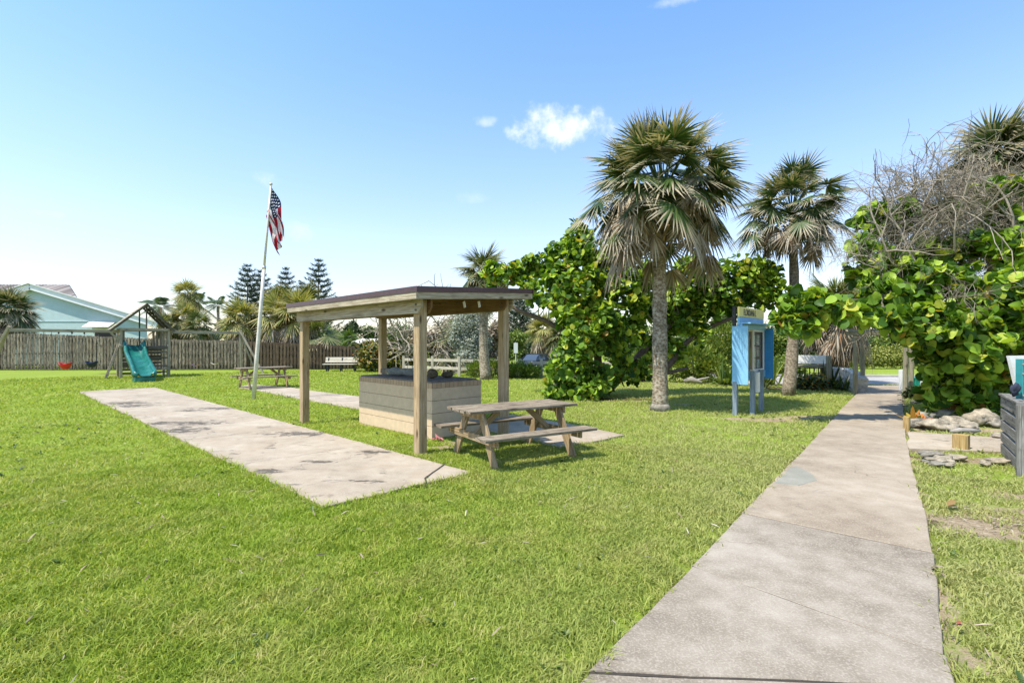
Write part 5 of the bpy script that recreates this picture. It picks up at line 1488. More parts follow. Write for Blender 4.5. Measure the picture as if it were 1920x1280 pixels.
tag(recentre(mb.build('driftwood', M['drift'], smooth=True)), 'short driftwood branch lying on the sand before the rock row', 'driftwood')
mb = MB(); a, b = GD(1283, 20.6), GD(1316, 20.2)
mb.tube([a + up * .12, a.lerp(b, .4) + up * .22, b + up * .08], [.07, .11, .06], 8, 0, .15); mb.tube([a.lerp(b, .3) + up * .1, b + up * .3 + Vector((.3, 0, 0))], [.06, .03], 7, 0, .1)
tag(recentre(mb.build('driftwood', M['drift'], smooth=True)), 'pale driftwood log behind the tall palm trunk at the shrub border', 'driftwood')
mb = MB(); a, b = G(1262, 761), G(1300, 760)
mb.tube([a + up * .02, a.lerp(b, .5) + up * .035, b + up * .02], [.012, .014, .008], 6, 0, .1); tag(recentre(mb.build('stick', M['twig'])), 'thin pale stick lying in the shaded grass by the tall palm', 'stick')
for k, (px, py, r, mt, lb) in enumerate(((1776, 958, .07, 'stub', 'curled tan leaf on the path edge by the dry sand'), (1794, 1187, .02, 'redleaf', 'small dark red leaf at the path edge'), (1751, 1079, .04, 'dry', 'dark twig litter at the path edge'))):
    if mt == 'redleaf': M[mt] = m_plain('red_leaf', (.25, .07, .04), .7)
    nb = NB(); c = np.array(G(px, py)) + (0, 0, .05)
    if mt == 'dry': scatter(nb, *LEAF_OVAL, c + NP.normal(size=(8, 3)) * (.04, .02, .005), NP.normal(size=(8, 3)) * .5 + (0, 0, 1), .06)
    else: scatter(nb, *LEAF_OVAL, [c, c + (0, 0, .004)], [(.1, -.2, 1), (-.2, -.3, 1)], r * 2.2, [(1, .2, 0), (1, .5, 0)])
    tag(recentre(nb.build('fallen_leaf', M[mt])), lb, 'leaf')
# ------------------------------------------------------------------ palms
def fan_frond(nb, o, az, el, Lp, Rb, droop, sag, rng, n=26, spread=1.85, pet=None, fold=.35, tipdroop=.12, width=1., bend=.5):
    o = np.array(o, float)
    a0 = np.array([math.cos(az) * math.cos(el), math.sin(az) * math.cos(el), math.sin(el)])
    ts = np.linspace(0, 1, 5)
    pts = o + a0 * (Lp * ts)[:, None] + np.array([0, 0, -1.]) * (sag * Lp * ts ** 2)[:, None]
    a = unit(a0 + np.array([0, 0, -2 * sag - bend]))
    b = np.cross(a, [0, 0, 1.])
    if np.linalg.norm(b) < .05: b = np.array([math.sin(az), -math.cos(az), 0])
    b = unit(b); c = np.cross(b, a)
    roll = rng.normal() * .35
    b, c = b * math.cos(roll) + c * math.sin(roll), -b * math.sin(roll) + c * math.cos(roll)
    # petiole: three sided
    tgt = pet if pet is not None else nb
    w0 = .022
    ring = np.array([(math.cos(k * 2.094), math.sin(k * 2.094)) for k in range(3)])
    V = (pts[:, None, :] + (b[None, None] * ring[None, :, :1] + c[None, None] * ring[None, :, 1:]) * (w0 * (1 - .5 * ts))[:, None, None]).reshape(-1, 3)
    Q = [(i * 3 + k, i * 3 + (k + 1) % 3, i * 3 + 3 + (k + 1) % 3, i * 3 + 3 + k) for i in range(4) for k in range(3)]
    tgt.add(V, Q, None, np.zeros(15))
    e = pts[-1]
    th = np.linspace(-spread, spread, n) + rng.normal(size=n) * .03
    dirs = np.cos(th)[:, None] * a + np.sin(th)[:, None] * b - (np.abs(np.sin(th)) * fold)[:, None] * c
    dirs = unit(dirs)
    L = Rb * (1 - .28 * (np.abs(th) / spread) ** 2) * rng.uniform(.86, 1.1, n)
    r = np.array([.04, .34, .66, 1.])
    wd = np.array([.25, 1., .72, .05]) * Rb * spread * 2 / n * .34 * .62 * width
    side = unit(np.cross(dirs, c))
    dr = rng.uniform(.6, 1.4, n) * droop
    P_ = e + dirs[:, None, :] * (r[None, :] * L[:, None])[:, :, None]
    g = (dr[:, None] * r[None, :] ** 2 * L[:, None] * .6 + (rng.uniform(0, 1, n) ** 2 * tipdroop)[:, None] * np.maximum(r - .5, 0)[None, :] ** 1.3 * L[:, None] * 2)
    P_[:, :, 2] -= g
    s = side[:, None, :] * wd[None, :, None]
    up_ = c[None, None] * (wd * .55)[None, :, None]
    V = np.stack([P_ - s, P_ + up_, P_ + s], 2)     # n,4,3,3
    base = np.arange(n)[:, None, None] * 12
    q = []
    for i in range(3):
        for k in range(2): q.append((i * 3 + k, i * 3 + k + 1, i * 3 + 4 + k, i * 3 + 3 + k))
    Q = base + np.array(q)[None]
    nb.add(V.reshape(-1, 3), Q.reshape(-1, 4), None, np.tile(np.repeat(r, 3), n))

def fan_palm(name, label, base, top, crown, ng, nd, Lp, Rb, seed, mats=('fan', 'fandead'), bark='palmbark', r0=.17, r1=.15, el=(85, -30), eld=(-25, -75), droop=.35, boots=14, group=None, cat='palm tree', nf=26, mid=None, ny=0, dscale=1., trunk=True):
    rng = np.random.default_rng(seed)
    base, top, crown = Vector(base), Vector(top), Vector(crown)
    t = thing(name, label, cat, tuple(base), 0, group)
    if trunk:
        mb = MB(); m_ = 14; pts, rad = [], []
        for i in range(m_ + 1):
            f = i / m_
            p = base.lerp(top, f)
            if mid is not None:
                w = 4 * f * (1 - f); p = p + Vector(mid) * w
            if i == 0: p = p - up * .08
            pts.append(p); rad.append((r0 + (r1 - r0) * f) * (1.12 if i == 0 else 1) * random.uniform(.95, 1.05))
        pts.append(crown); rad.append(r1 * .6)
        mb.tube(pts, rad, 18, 0, .035); mb.build('trunk', M[bark], t, True, True)
        if boots:
            mb = MB()
            for k in range(boots):
                az = k * 2.4; f = k / boots; c = top.lerp(crown, f * .7)
                d = Vector((math.cos(az), math.sin(az), 0))
                mb.bar(c + d * r1 * .8, c + d * (r1 + .16) + up * .24, .10, .035, (0, 0, 1), w1=.05)
            mb.build('leaf_boots', M['boots'], t, True)
    cr = NB(); dd = NB()
    for k in range(ng):
        f = (k + .5) / ng
        e_ = R(el[0] + (el[1] - el[0]) * f ** .85 + rng.normal() * 6); az = k * 2.39996 + rng.normal() * .25
        bd = .1 + .6 * f
        sc = rng.uniform(.82, 1.12)
        fan_frond(cr, crown + up * .12 * (1 - f), az, e_, Lp * rng.uniform(.62, 1.12), Rb * sc, droop * (.15 + .4 * f), .05 + .12 * f, rng, nf, 1.95, None, .25, .14, 1., bd)
    for k in range(nd):
        f = (k + .5) / nd
        e_ = R(eld[0] + (eld[1] - eld[0]) * f + rng.normal() * 7); az = k * 2.39996 + .8 + rng.normal() * .3
        fan_frond(dd, crown - up * (.1 + .25 * f), az, e_, Lp * rng.uniform(.7, 1.05) * dscale, Rb * rng.uniform(.65, .95), rng.uniform(.15, .5), .35, rng, int(nf * .8), 1.45, None, .5, .22, 1.25, .8)
    cr.build('crown', M[mats[0]], t, True)
    if nd: dd.build('dead_fronds', M[mats[1]], t, True)
    return t

b = G(1238, 768); d = b.y
fan_palm('cabbage_palm', 'tall thick trunked cabbage palm with a big shaggy head and hanging dead fronds', b, P(1236, 470, d), P(1240, 376, d), 96, 46, 1.62, .92, 3, r0=.195, r1=.165, el=(82, -16), dscale=.85, eld=(45, -34), droop=.35, boots=26)
mb = MB(); mb.tube([b - up * .03, b + up * .10, b + up * .16], [.25, .24, .2], 16, 0, .05); o = mb.build('base_collar', M['rock2'], bpy.data.objects['cabbage_palm'], True, True)
b = G(1478, 740); d = b.y
fan_palm('cabbage_palm', 'slender ringed cabbage palm with a rounded head standing beyond the blue notice board', b, P(1487, 470, d), P(1484, 405, d), 66, 22, 1.25, .8, 5, bark='palmbark2', r0=.20, r1=.13, el=(85, -22), dscale=.75, eld=(20, -35), droop=.35, boots=22, mid=(.10, 0, 0))
b = G(911, 711); d = b.y
fan_palm('cabbage_palm', 'small headed cabbage palm with browning fronds rising behind the picnic shelter', b, P(912, 540, d), P(905, 515, d), 34, 22, .75, .95, 9, mats=('fanolive', 'fandead'), r0=.25, r1=.17, el=(80, -45), eld=(-10, -70), boots=10, mid=(-.12, 0, 0))
b = GD(1569, 20.5); d = 20.5
fan_palm('cabbage_palm', 'red brown trunked cabbage palm with a skirt of hanging dead fronds near the arbor', b, P(1569, 640, d), P(1566, 585, d), 26, 54, 1.0, 1.1, 12, mats=('fanolive', 'fandead'), bark='redbark', r0=.36, r1=.30, el=(75, 0), eld=(15, -65), boots=20)
b = GD(1868, 14.5); d = 14.5
fan_palm('cabbage_palm', 'cabbage palm whose green fan head rises out of the bare grey twigs', b, P(1868, 330, d), P(1865, 300, d), 40, 40, .7, 1.0, 15, r0=.17, r1=.15, el=(88, -5), eld=(5, -75), boots=10)
b = GD(18, 33.5)
fan_palm('cabbage_palm', 'bushy fan palm with pale yellow flower stalks in front of the aqua house', b, P(18, 625, 33.5), P(18, 585, 33.5), 44, 26, 1.0, 1.25, 18, r0=.2, r1=.2, el=(85, -35), eld=(-25, -70), boots=0)
for k, (px, cy, dd_, ng, nd, Lp, Rb, mt, lb) in enumerate((
    (560, 592, 33.6, 30, 44, 1.0, 1.25, 'fanyellow', 'yellowing fan palm with a thick brown skirt drooping over the paling fence'),
    (520, 598, 33.9, 26, 36, .9, 1.15, 'fanyellow', 'yellow green fan palm with brown skirt just behind the flagpole'),
    (598, 632, 33.2, 10, 40, .9, 1.1, 'fanolive', 'grey fan palm hanging almost to the ground behind the shelter corner post'),
    (452, 603, 34.2, 30, 14, .85, 1.1, 'fanyellow', 'pale yellow green fan palm above the end of the swing beam'),
    (527, 566, 37.5, 26, 8, .7, 1.0, 'fanolive', 'olive fan palm head standing above the yellowing palms'),
    (572, 566, 38.5, 24, 8, .7, 1.0, 'fanolive', 'olive fan palm head beside the shelter roof edge'),
    (860, 640, 29.5, 8, 50, 1.1, 1.3, 'fanolive', 'dead brown fan palm skirt beside the silver shrub'),
    (1018, 622, 52, 26, 22, 1.0, 1.6, 'fanyellow', 'pale fan palm cluster rising above the parked car'),
    (1052, 632, 50, 24, 16, 1.0, 1.5, 'fanolive', 'pale fan palm half hidden by the sea grape above the car'),
    (352, 556, 45, 22, 5, .8, 1.15, 'fanyellow', 'tall yellow green fan palm above the playset roof'),
    (345, 600, 41, 22, 4, .85, 1.1, 'fanyellow', 'low yellow green palm directly behind the dark playset roof'),
    (375, 614, 40, 20, 8, .8, 1.0, 'fanolive', 'low olive palm behind the swing beam'),
    (318, 617, 40, 18, 6, .8, 1.1, 'fanolive', 'low dark palm behind the playset deck'),
    (612, 640, 50, 18, 0, .9, 1.3, 'bushmid', 'small green fan palm beyond the brown paling fence'),
    (655, 641, 48, 14, 0, .7, .9, 'bushmid', 'little green palm in front of the orange house'))):
    b = GD(px, dd_); c = P(px, cy, dd_)
    fan_palm('fan_palm', lb, b, c - up * .4, c, ng, nd, Lp, Rb, 30 + k, mats=(mt, 'fandead'), r0=.17, r1=.16, el=(85, -30), eld=(-10, -75), boots=0, nf=20)

def feather_palm(label, px, py, d_, Lf, n, seed, lean=0., mat='feather'):
    rng = np.random.default_rng(seed); c = P(px, py, d_); b = GD(px, d_)
    t = thing('feather_palm', label, 'palm tree', tuple(b))
    mb = MB(); mb.tube([b, b.lerp(c, .5) + Vector((lean, 0, 0)), c], [.2, .16, .13], 10, 0, .04); mb.build('trunk', M['palmbark2'], t, True, True)
    nb = NB()
    for k in range(n):
        f = (k + .5) / n; el_ = R(80 - 105 * f + rng.normal() * 6); az = k * 2.4 + rng.normal() * .2
        a0 = np.array([math.cos(az) * math.cos(el_), math.sin(az) * math.cos(el_), math.sin(el_)])
        L = Lf * rng.uniform(.85, 1.1); s = np.linspace(.12, 1, 26)
        sag = .35 + .3 * rng.random()
        pts = np.array(c) + a0 * (L * s)[:, None]; pts[:, 2] -= sag * L * s ** 2.2
        tan = unit(np.gradient(pts, axis=0)); side = unit(np.cross(tan, [0, 0, 1.]) + 1e-6)
        for sg in (1, -1):
            dirs = unit(tan * .55 + side * sg - np.array([0, 0, .45]))
            ln = L * .24 * np.sin(np.pi * np.clip(s * .9 + .12, 0, 1)) ** .6
            scatter(nb, *LEAF_THIN, pts, np.cross(dirs, tan) * sg, ln, dirs, rng=rng)
    nb.build('crown', M[mat], t, True)
feather_palm('grey green feather palm with arching fronds above the playset roof apex', 300, 575, 46, 2.4, 16, 61)
feather_palm('slim feather palm with a small head standing alone above the swing beam', 409, 573, 54, 2.0, 13, 62)
feather_palm('feather palm reaching behind the yellow green fan palm', 372, 572, 52, 3.2, 9, 63)

def norfolk(label, px, ytop, d_, rb, seed, ybot=650):
    rng = np.random.default_rng(seed); tp = P(px, ytop, d_); b = GD(px, d_, -.8)
    t = thing('norfolk_pine', label, 'pine tree', tuple(b), 0)
    mb = MB(); mb.tube([b, b.lerp(tp, .5), tp], [.22, .13, .02], 8); mb.build('trunk', M['limb'], t, True)
    H = tp.z - max(0, P(px, ybot, d_).z); nb = NB(); nt = 16
    for k in range(nt):
        f = (k + .3) / nt; z = tp.z - H * f; r = rb * 1.45 * (f ** .62) * rng.uniform(.85, 1.12) + .1
        for j in range(6):
            az = j * 1.047 + k * .5 + rng.normal() * .15; rr = r * rng.uniform(.8, 1.1)
            m_ = max(4, int(rr * 12)); s = np.linspace(.12, 1, m_)
            pts = np.stack([tp.x + np.cos(az) * rr * s, tp.y + np.sin(az) * rr * s, z + .22 * rr * (s - .35) ** 2 * 2 + .16 * rr * s], -1)
            dr = np.array([math.cos(az), math.sin(az), .4])
            for q in range(4):
                dirs = unit(dr * .8 + rng.normal(size=(m_, 3)) * .5 + np.array([0, 0, .25]))
                scatter(nb, *LEAF_THIN, pts, rng.normal(size=(m_, 3)), .40 + .2 * rng.random(m_), dirs, rng=rng)
    nb.build('crown', M['norfolk'], t, True)
norfolk('dark norfolk pine with an open tiered crown behind the flagpole', 464, 497, 76, 2.7, 71)
norfolk('dark norfolk pine close behind the flagpole, half merged with its neighbour', 489, 508, 82, 2.6, 72)
norfolk('slim dark norfolk pine standing above the yellowing palms', 536, 503, 80, 2.3, 73)
norfolk('tallest broad dark norfolk pine just clear of the shelter roof', 597, 487, 78, 2.9, 74, 645)
norfolk('small dark norfolk pine top between its two taller neighbours', 565, 531, 92, 1.8, 75)
norfolk('dark pine peeping between the shelter post and the sea grape limb', 975, 560, 70, 2.6, 76)

# ------------------------------------------------------------------ shrubs
def blob_points(rng, c, r, n, shell=.6):
    dr = unit(rng.normal(size=(n, 3)))
    r = np.array(r) if hasattr(r, '__len__') else np.array([r, r, r])
    k = np.sin(dr[:, 0] * 5 + c[0] * 3) * .10 + np.sin(dr[:, 1] * 6 + c[2] * 5) * .10 + np.sin(dr[:, 2] * 7 + c[1]) * .10
    rad = (shell + (1 - shell) * rng.random(n) ** .6) * (1 + k) * (1 + .12 * rng.normal(size=n))
    return np.array(c) + dr * r * rad[:, None], dr
def shrub(name, label, cat, blobs, mat, n, size, tpl=LEAF_OVAL, seed=0, stem='limb', base=None, group=None, stems=6, upb=.5, stick=0.):
    """blobs: (centre Vector, radii)"""
    rng = np.random.default_rng(seed)
    if base is None:
        base = sum((b[0] for b in blobs), Vector()) / len(blobs)
        base = Vector((base.x, base.y, float(dip(base.x, base.y))))
    t = thing(name, label, cat, tuple(base), 0, group)
    nb = NB(); vol = sum((np.prod(np.array(b[1]) if hasattr(b[1], '__len__') else [b[1]] * 3)) ** (2 / 3) for b in blobs)
    for c, r in blobs:
        v = (np.prod(np.array(r) if hasattr(r, '__len__') else [r] * 3)) ** (2 / 3)
        k = max(8, int(n * v / vol))
        p, dr = blob_points(rng, c, r, k, .45)
        ok = p[:, 2] > base.z + .02; p, dr = p[ok], dr[ok]; k = len(p)
        if stick:
            sp = unit(dr + np.array([0, 0, stick])); nrm = np.cross(sp, rng.normal(size=(k, 3)))
            scatter(nb, *tpl, p, nrm, size * rng.uniform(.6, 1.25, k), sp, rng=rng)
        else:
            scatter(nb, *tpl, p, dr * .6 + np.array([0, 0, upb]) + rng.normal(size=(k, 3)) * .55, size * rng.uniform(.6, 1.25, k), rng=rng)
    nb.build('foliage', M[mat], t, True)
    if stems:
        mb = MB()
        for k in range(stems):
            c, r = blobs[k % len(blobs)]
            e = Vector(c) + Vector(rng.normal(size=3)) * .3 * (max(r) if hasattr(r, '__len__') else r)
            m_ = base.lerp(e, .5) + Vector((rng.normal() * .1, rng.normal() * .1, .05))
            mb.tube([base + Vector((rng.normal() * .06, rng.normal() * .06, -.05)), m_, e], [.05, .035, .012], 6)
        mb.build('stems', M[stem], t, True)
    return t
def SB(px, py, rp, d_, sy=1., sz=1.):
    r = rp * d_ / F
    return (P(px, py, d_), (r, r * sy, r * sz))
shrub('croton_bush', 'dark glossy croton bush with yellow and orange leaves beside the bench', 'bush', [SB(695, 672, 26, 29.5), SB(730, 668, 26, 29.8), SB(757, 668, 22, 29.5), SB(716, 655, 22, 30), SB(780, 662, 18, 30), SB(690, 650, 14, 30)], 'croton', 5200, .22, seed=101)
shrub('silver_shrub', 'tall pale silver leaved shrub behind the counter', 'shrub', [SB(880, 640, 26, 26.5), SB(868, 610, 22, 26.5), SB(893, 605, 22, 27), SB(878, 665, 22, 26), SB(905, 640, 20, 27), SB(855, 635, 18, 26.5), SB(885, 588, 16, 27)], 'silver', 6500, .15, seed=102, stem='twig')
shrub('green_shrub', 'low yellow green shrub at the foot of the palm behind the shelter', 'shrub', [SB(893, 692, 17, 24.6, 1, .8), SB(925, 690, 16, 24.4, 1, .9)], 'bush', 2400, .12, seed=103, stick=.6)
shrub('green_shrub', 'round bright green shrub in front of the parked car', 'shrub', [SB(970, 696, 24, 24.2, 1, .68), SB(995, 698, 18, 24, 1, .7), SB(952, 696, 15, 24.4, 1, .8)], 'bush', 3800, .13, seed=104, stick=.6)
shrub('green_shrub', 'small dull green mound under the rail fence by the sea grape', 'shrub', [SB(1045, 700, 14, 23.8, 1, .7), SB(1068, 700, 12, 23.8, 1, .8)], 'bushmid', 1400, .12, seed=105, stick=.4)
shrub('sea_oxeye_bush', 'broad bright green bush behind the tall palm trunk', 'bush', [SB(1300, 678, 34, 21.5, 1, .9), SB(1335, 690, 26, 21, 1, .8), SB(1270, 690, 20, 21.5, 1, .9)], 'bush', 4200, .15, seed=106, stick=.5)
shrub('sea_oxeye_bush', 'tall pale green bush behind the blue notice board', 'bush', [SB(1355, 640, 34, 22.5, 1, 1.2), SB(1385, 660, 34, 22.5, 1, 1.1), SB(1330, 660, 22, 22.8)], 'bush', 4200, .15, seed=107, stick=.5)
shrub('sea_oxeye_bush', 'pale green bush showing under the low limbs of the sea grape', 'bush', [SB(1215, 680, 26, 22), SB(1190, 690, 20, 22)], 'bush', 2200, .15, seed=108, stick=.5)
# strap leaved clumps
def strap(label, px, py, n, L, seed, mat='spike', w=1., el=(20, 85), name='strap_plant', d_=None):
    rng = np.random.default_rng(seed); b = G(px, py) if d_ is None else GD(px, d_)
    t = thing(name, label, 'plant', tuple(b))
    nb = NB(); s = np.linspace(0, 1, 7)
    for k in range(n):
        az = rng.uniform(0, 6.283); e_ = R(rng.uniform(*el)); l = L * rng.uniform(.6, 1.1)
        a = np.array([math.cos(az) * math.cos(e_), math.sin(az) * math.cos(e_), math.sin(e_)])
        o = np.array(b) + np.array([rng.normal() * .12, rng.normal() * .12, 0]) * L
        p = o + a * (l * s)[:, None]; p[:, 2] -= .55 * l * math.cos(e_) * s ** 2.2
        p[:, 2] = np.maximum(p[:, 2], .02)
        sd_ = unit(np.cross(a, [0, 0, 1.]) + 1e-6); wd = .045 * w * L * (np.sin(np.pi * (s * .85 + .13)) + .02)
        wd[-1] = .003
        up_ = np.array([0, 0, 1.]) * .4
        V = np.stack([p - sd_ * wd[:, None], p - up_ * wd[:, None], p + sd_ * wd[:, None]], 1).reshape(-1, 3)
        Q = [(i * 3 + j, i * 3 + j + 1, i * 3 + 4 + j, i * 3 + 3 + j) for i in range(6) for j in range(2)]
        nb.add(V, Q, None, np.repeat(s, 3))
    nb.build('leaves', M[mat], t, True)
    return t
strap('bright green strap leaved clump behind the blue side panel of the notice board', 1362, 722, 46, 1.1, 121)
strap('pale strap leaved plant at the base of the ringed palm, dry leaves on the ground', 1428, 728, 40, 1.0, 122, 'fanolive')
strap('tall pale strap leaved plant between notice board and ringed palm', 1440, 722, 40, 1.5, 123, 'bush', .7, (45, 88))
strap('green strap leaved plant on the arbor side of the ringed palm', 1506, 724, 30, .9, 124)
strap('dense green palmetto clump beside the arbor post', 1562, 728, 60, 1.15, 125, 'bushdark', .8, (15, 88))
strap('second green palmetto clump touching the arbor post', 1588, 732, 50, .95, 126, 'bushmid', .7, (15, 85))
strap('orange bromeliad clump beside the small yellow stub', 1713, 793, 22, .42, 127, 'orangeleaf', 2.2, (15, 75), 'bromeliad')
strap('small green and yellow bromeliad next to the orange clump', 1727, 790, 16, .4, 128, 'spike', 1.8, (15, 75), 'bromeliad')
shrub('low_shrub', 'dark low shrub at the foot of the near arbor post', 'shrub', [SB(1722, 738, 20, 15.2, 1, .6), SB(1745, 738, 16, 15, 1, .7)], 'bushdark', 1400, .12, seed=131)
shrub('low_shrub', 'brown and green shrub in front of the low planter', 'shrub', [SB(1530, 715, 22, 18, 1, .7), SB(1505, 718, 16, 18.2, 1, .7)], 'croton', 1200, .14, seed=132)
shrub('low_shrub', 'dense green shrub growing over the white board of the planter', 'shrub', [SB(1535, 668, 18, 20.5, 1, .7), SB(1552, 664, 14, 20.5, 1, .7)], 'bushmid', 1000, .14, seed=133)
# clipped hedge and planting across the street
shrub('clipped_hedge', 'yellow green clipped hedge across the street seen through the arbor', 'hedge', [(GD(px, 33, .75), (.75, .6, .75)) for px in range(1575, 1790, 17)], 'hedge', 6500, .17, seed=141, stems=0)
bgt = [((1500, 640, 40, 34), 'bushdark', 'dark tree mass behind the low white planter'), ((1545, 655, 38, 36), 'bushmid', 'mid green shrub behind the red brown palm'), ((1610, 640, 30, 37), 'bushmid', 'bushy green tree seen through the arbor top'), ((1650, 655, 32, 37.5), 'bush', 'bright palmetto thicket behind the clipped hedge'),
       ((1690, 645, 34, 38), 'bushdark', 'dark bush behind the far arbor post'), ((1740, 640, 44, 38), 'bushmid', 'green bush beyond the big sea grape'), ((1630, 605, 40, 42), 'bushdark', 'tall dark tree above the arbor beam'), ((1700, 590, 50, 44), 'bushmid', 'tall green tree behind the big sea grape'), ((1790, 600, 60, 42), 'bushdark', 'dark tall tree hidden behind the big sea grape'),
       ((1410, 630, 34, 36), 'bushmid', 'mid green tree behind the notice board top'), ((1450, 650, 30, 36), 'bush', 'bright green shrub beyond the ringed palm'), ((1370, 600, 30, 40), 'bushmid', 'soft green tree under the sea grape limbs'), ((1300, 640, 36, 40), 'bushmid', 'green tree behind the broad bright bush'), ((1230, 650, 34, 38), 'bushdark', 'dark bush behind the tall palm trunk'),
       ((1160, 650, 34, 40), 'bushmid', 'green bush far behind the sea grape trunk'), ((1060, 665, 26, 44), 'bush', 'yellow green bush at the tail of the parked car'), ((958, 640, 22, 50), 'bush', 'yellow green tree behind the small grey sign'), ((985, 660, 20, 56), 'bushdark', 'dark bush behind the parked car roof'),
       ((657, 615, 14, 78), 'bushdark', 'round dark tree on the skyline beyond the orange house'), ((700, 630, 26, 80), 'bushmid', 'wide green tree on the skyline beyond the croton bush'), ((635, 635, 16, 75), 'bushmid', 'soft green tree between pine and orange house'), ((745, 625, 22, 70), 'bushmid', 'green tree behind the back shelter post'),
       ((430, 620, 18, 58), 'bushmid', 'green tree under the slim feather palm'), ((390, 625, 18, 48), 'bushmid', 'green bush above the paling fence by the swing beam'), ((480, 620, 20, 44), 'bushdark', 'dark bush behind the flagpole foot of palms'), ((800, 640, 34, 33.5), 'dry', 'brown dry thicket behind the shelter corner post'), ((845, 625, 34, 34), 'dry', 'tall tan dry thicket behind the rail fence'), ((925, 625, 26, 31), 'dry', 'grey brown dry thicket by the shelter palm'), ((770, 655, 24, 34), 'bushdark', 'dark bush beside the croton bush'), ((1010, 640, 30, 58), 'bushmid', 'green tree behind the pale fan palm cluster'), ((1480, 690, 26, 27), 'bush', 'bright low bush behind the ringed palm base'), ((820, 650, 26, 36), 'bushdark', 'dark thicket behind the bare grey shrub'), ((860, 620, 26, 40), 'dry', 'brown dry thicket behind the silver shrub'), ((930, 655, 22, 36), 'bushmid', 'green thicket behind the shelter palm trunk')]
for k, ((px, py, rp, d_), mt, lb) in enumerate(bgt):
    rng = np.random.default_rng(300 + k); r = rp * d_ / F
    bl = [SB(px + rng.uniform(-.7, .7) * rp, py + rng.uniform(-.45, .5) * rp, rp * rng.uniform(.42, .68), d_ + rng.uniform(-.6, .6) * r) for _ in range(7)]
    c0_ = P(px, py, d_)
    bl += [(Vector((c0_.x + rng.uniform(-.7, .7) * r, d_, max(.5, c0_.z * .35))), (r * .6, r * .6, max(.5, c0_.z * .4))) for _ in range(2)]
    shrub('broadleaf_tree', lb, 'tree', bl, mt, 2600, .0052 * d_ + .05, seed=320 + k, stems=4, base=Vector((c0_.x, d_, float(dip(c0_.x, d_)))))
# far woods: reads as one mass
nb = NB(); rng = np.random.default_rng(77)
for k in range(130):
    a = rng.uniform(-1.0, 1.05); dd_ = rng.uniform(95, 150); h = rng.uniform(1.5, 5.) * (1.2 if a > .2 else .7)
    p, dr = blob_points(rng, (math.tan(a) * dd_, dd_, h * .5 - .5), (5, 3, h * .8), 260)
    scatter(nb, *LEAF_OVAL, p, dr + rng.normal(size=p.shape) * .6 + (0, 0, .4), 1.1, rng=rng)
kind(nb.build('woods', M['bushmid']), 'stuff')

# ------------------------------------------------------------------ bare grey shrubs
def branchy(mb, rng, p, d, L, r, depth, spread=.55, grav=0., kids=3, shr=.62):
    n = 4; pts = [p.copy()]; dirn = d.copy()
    for i in range(n):
        dirn = (dirn + Vector(rng.normal(size=3)) * .22 + Vector((0, 0, grav))).normalized()
        pts.append(pts[-1] + dirn * L / n)
    mb.tube(pts, [r * (1 - .5 * i / n) for i in range(n + 1)], 5 if r > .012 else 3, cap=False)
    if depth == 0: return
    for k in range(kids):
        i = rng.integers(1, n + 1)
        nd = (dirn + Vector(rng.normal(size=3)) * spread * 1.3).normalized()
        branchy(mb, rng, pts[i], nd, L * rng.uniform(.55, .8), r * shr, depth - 1, spread, grav, kids, shr)
def bare_shrub(label, roots, seed, mat='twig', kids=4):
    rng = np.random.default_rng(seed)
    p0 = roots[0][0]; t = thing('bare_shrub', label, 'shrub', (p0.x, p0.y, 0))
    mb = MB()
    for p, tgt, r, dep in roots:
        d = tgt - p; branchy(mb, rng, p, d.normalized(), d.length, r, dep, .6, 0, kids, .74 if dep == 3 else .62)
    mb.build('branches', M[mat], t, True, True)
    return t
bare_shrub('bare grey shrub with pale leaning stems behind the back shelter post', [(GD(px, 29, 0), P(px + dx, y, 29), .06, 3) for px, dx, y in ((800, 20, 620), (815, -30, 610), (790, -40, 600), (830, 30, 600), (850, 10, 610), (770, -20, 620))], 201)
gr = [(P(px, py, d_), P(px + dx, py + dy, d_ + dz), r, 4) for px, py, d_, dx, dy, dz, r in (
    (1800, 560, 12., -70, -110, .2, .03), (1760, 570, 11.8, -80, -90, -.2, .028), (1850, 540, 12.2, -60, -130, .3, .03), (1900, 520, 12, -70, -120, -.2, .03), (1940, 520, 12, -50, -150, .3, .03),
    (1720, 560, 11.6, -60, -120, .2, .025), (1830, 500, 11.8, 50, -120, 0, .025), (1880, 460, 11.5, 40, -110, .4, .025), (1780, 480, 12.2, -50, -100, .2, .025), (1700, 480, 12, -30, -90, 0, .02), (1960, 440, 11.6, -60, -80, 0, .025))]
rg = random.Random(5)
for k in range(44):
    px, py = rg.uniform(1660, 1930), rg.uniform(380, 540); d_ = rg.uniform(11.4, 12.6)
    gr.append((P(px, py, d_), P(px + rg.uniform(-80, 50), py - rg.uniform(30, 90), d_ + rg.uniform(-.5, .5)), .017 if k % 2 else .018, 4 if k % 3 == 0 else 3))
for px, py, dx, dy in ((1720, 500, -60, -130), (1790, 470, -50, -140), (1850, 450, -90, -110), (1900, 440, -60, -120), (1760, 430, 40, -110), (1690, 520, -70, -90)):
    gr.append((P(px, py, 11.3), P(px + dx, py + dy, 11.5), .03, 2))
bare_shrub('tangle of bare silver grey twigs over the big sea grape', gr, 202, kids=4)

shrub('dry_vine', 'brown dry vine mass tangled beneath the green fan head among bare twigs', 'vine', [SB(x, y, r, 13.2 + dz) for x, y, r, dz in ((1850, 380, 60, 0), (1800, 420, 55, .2), (1900, 400, 60, .1), (1760, 440, 40, .3), (1870, 460, 60, .2), (1940, 360, 50, .3), (1720, 450, 34, .2), (1800, 490, 50, .4), (1700, 500, 34, .4))], 'dry', 8500, .16, LEAF_THIN, 203, 'twig', G(1880, 770), None, 9)
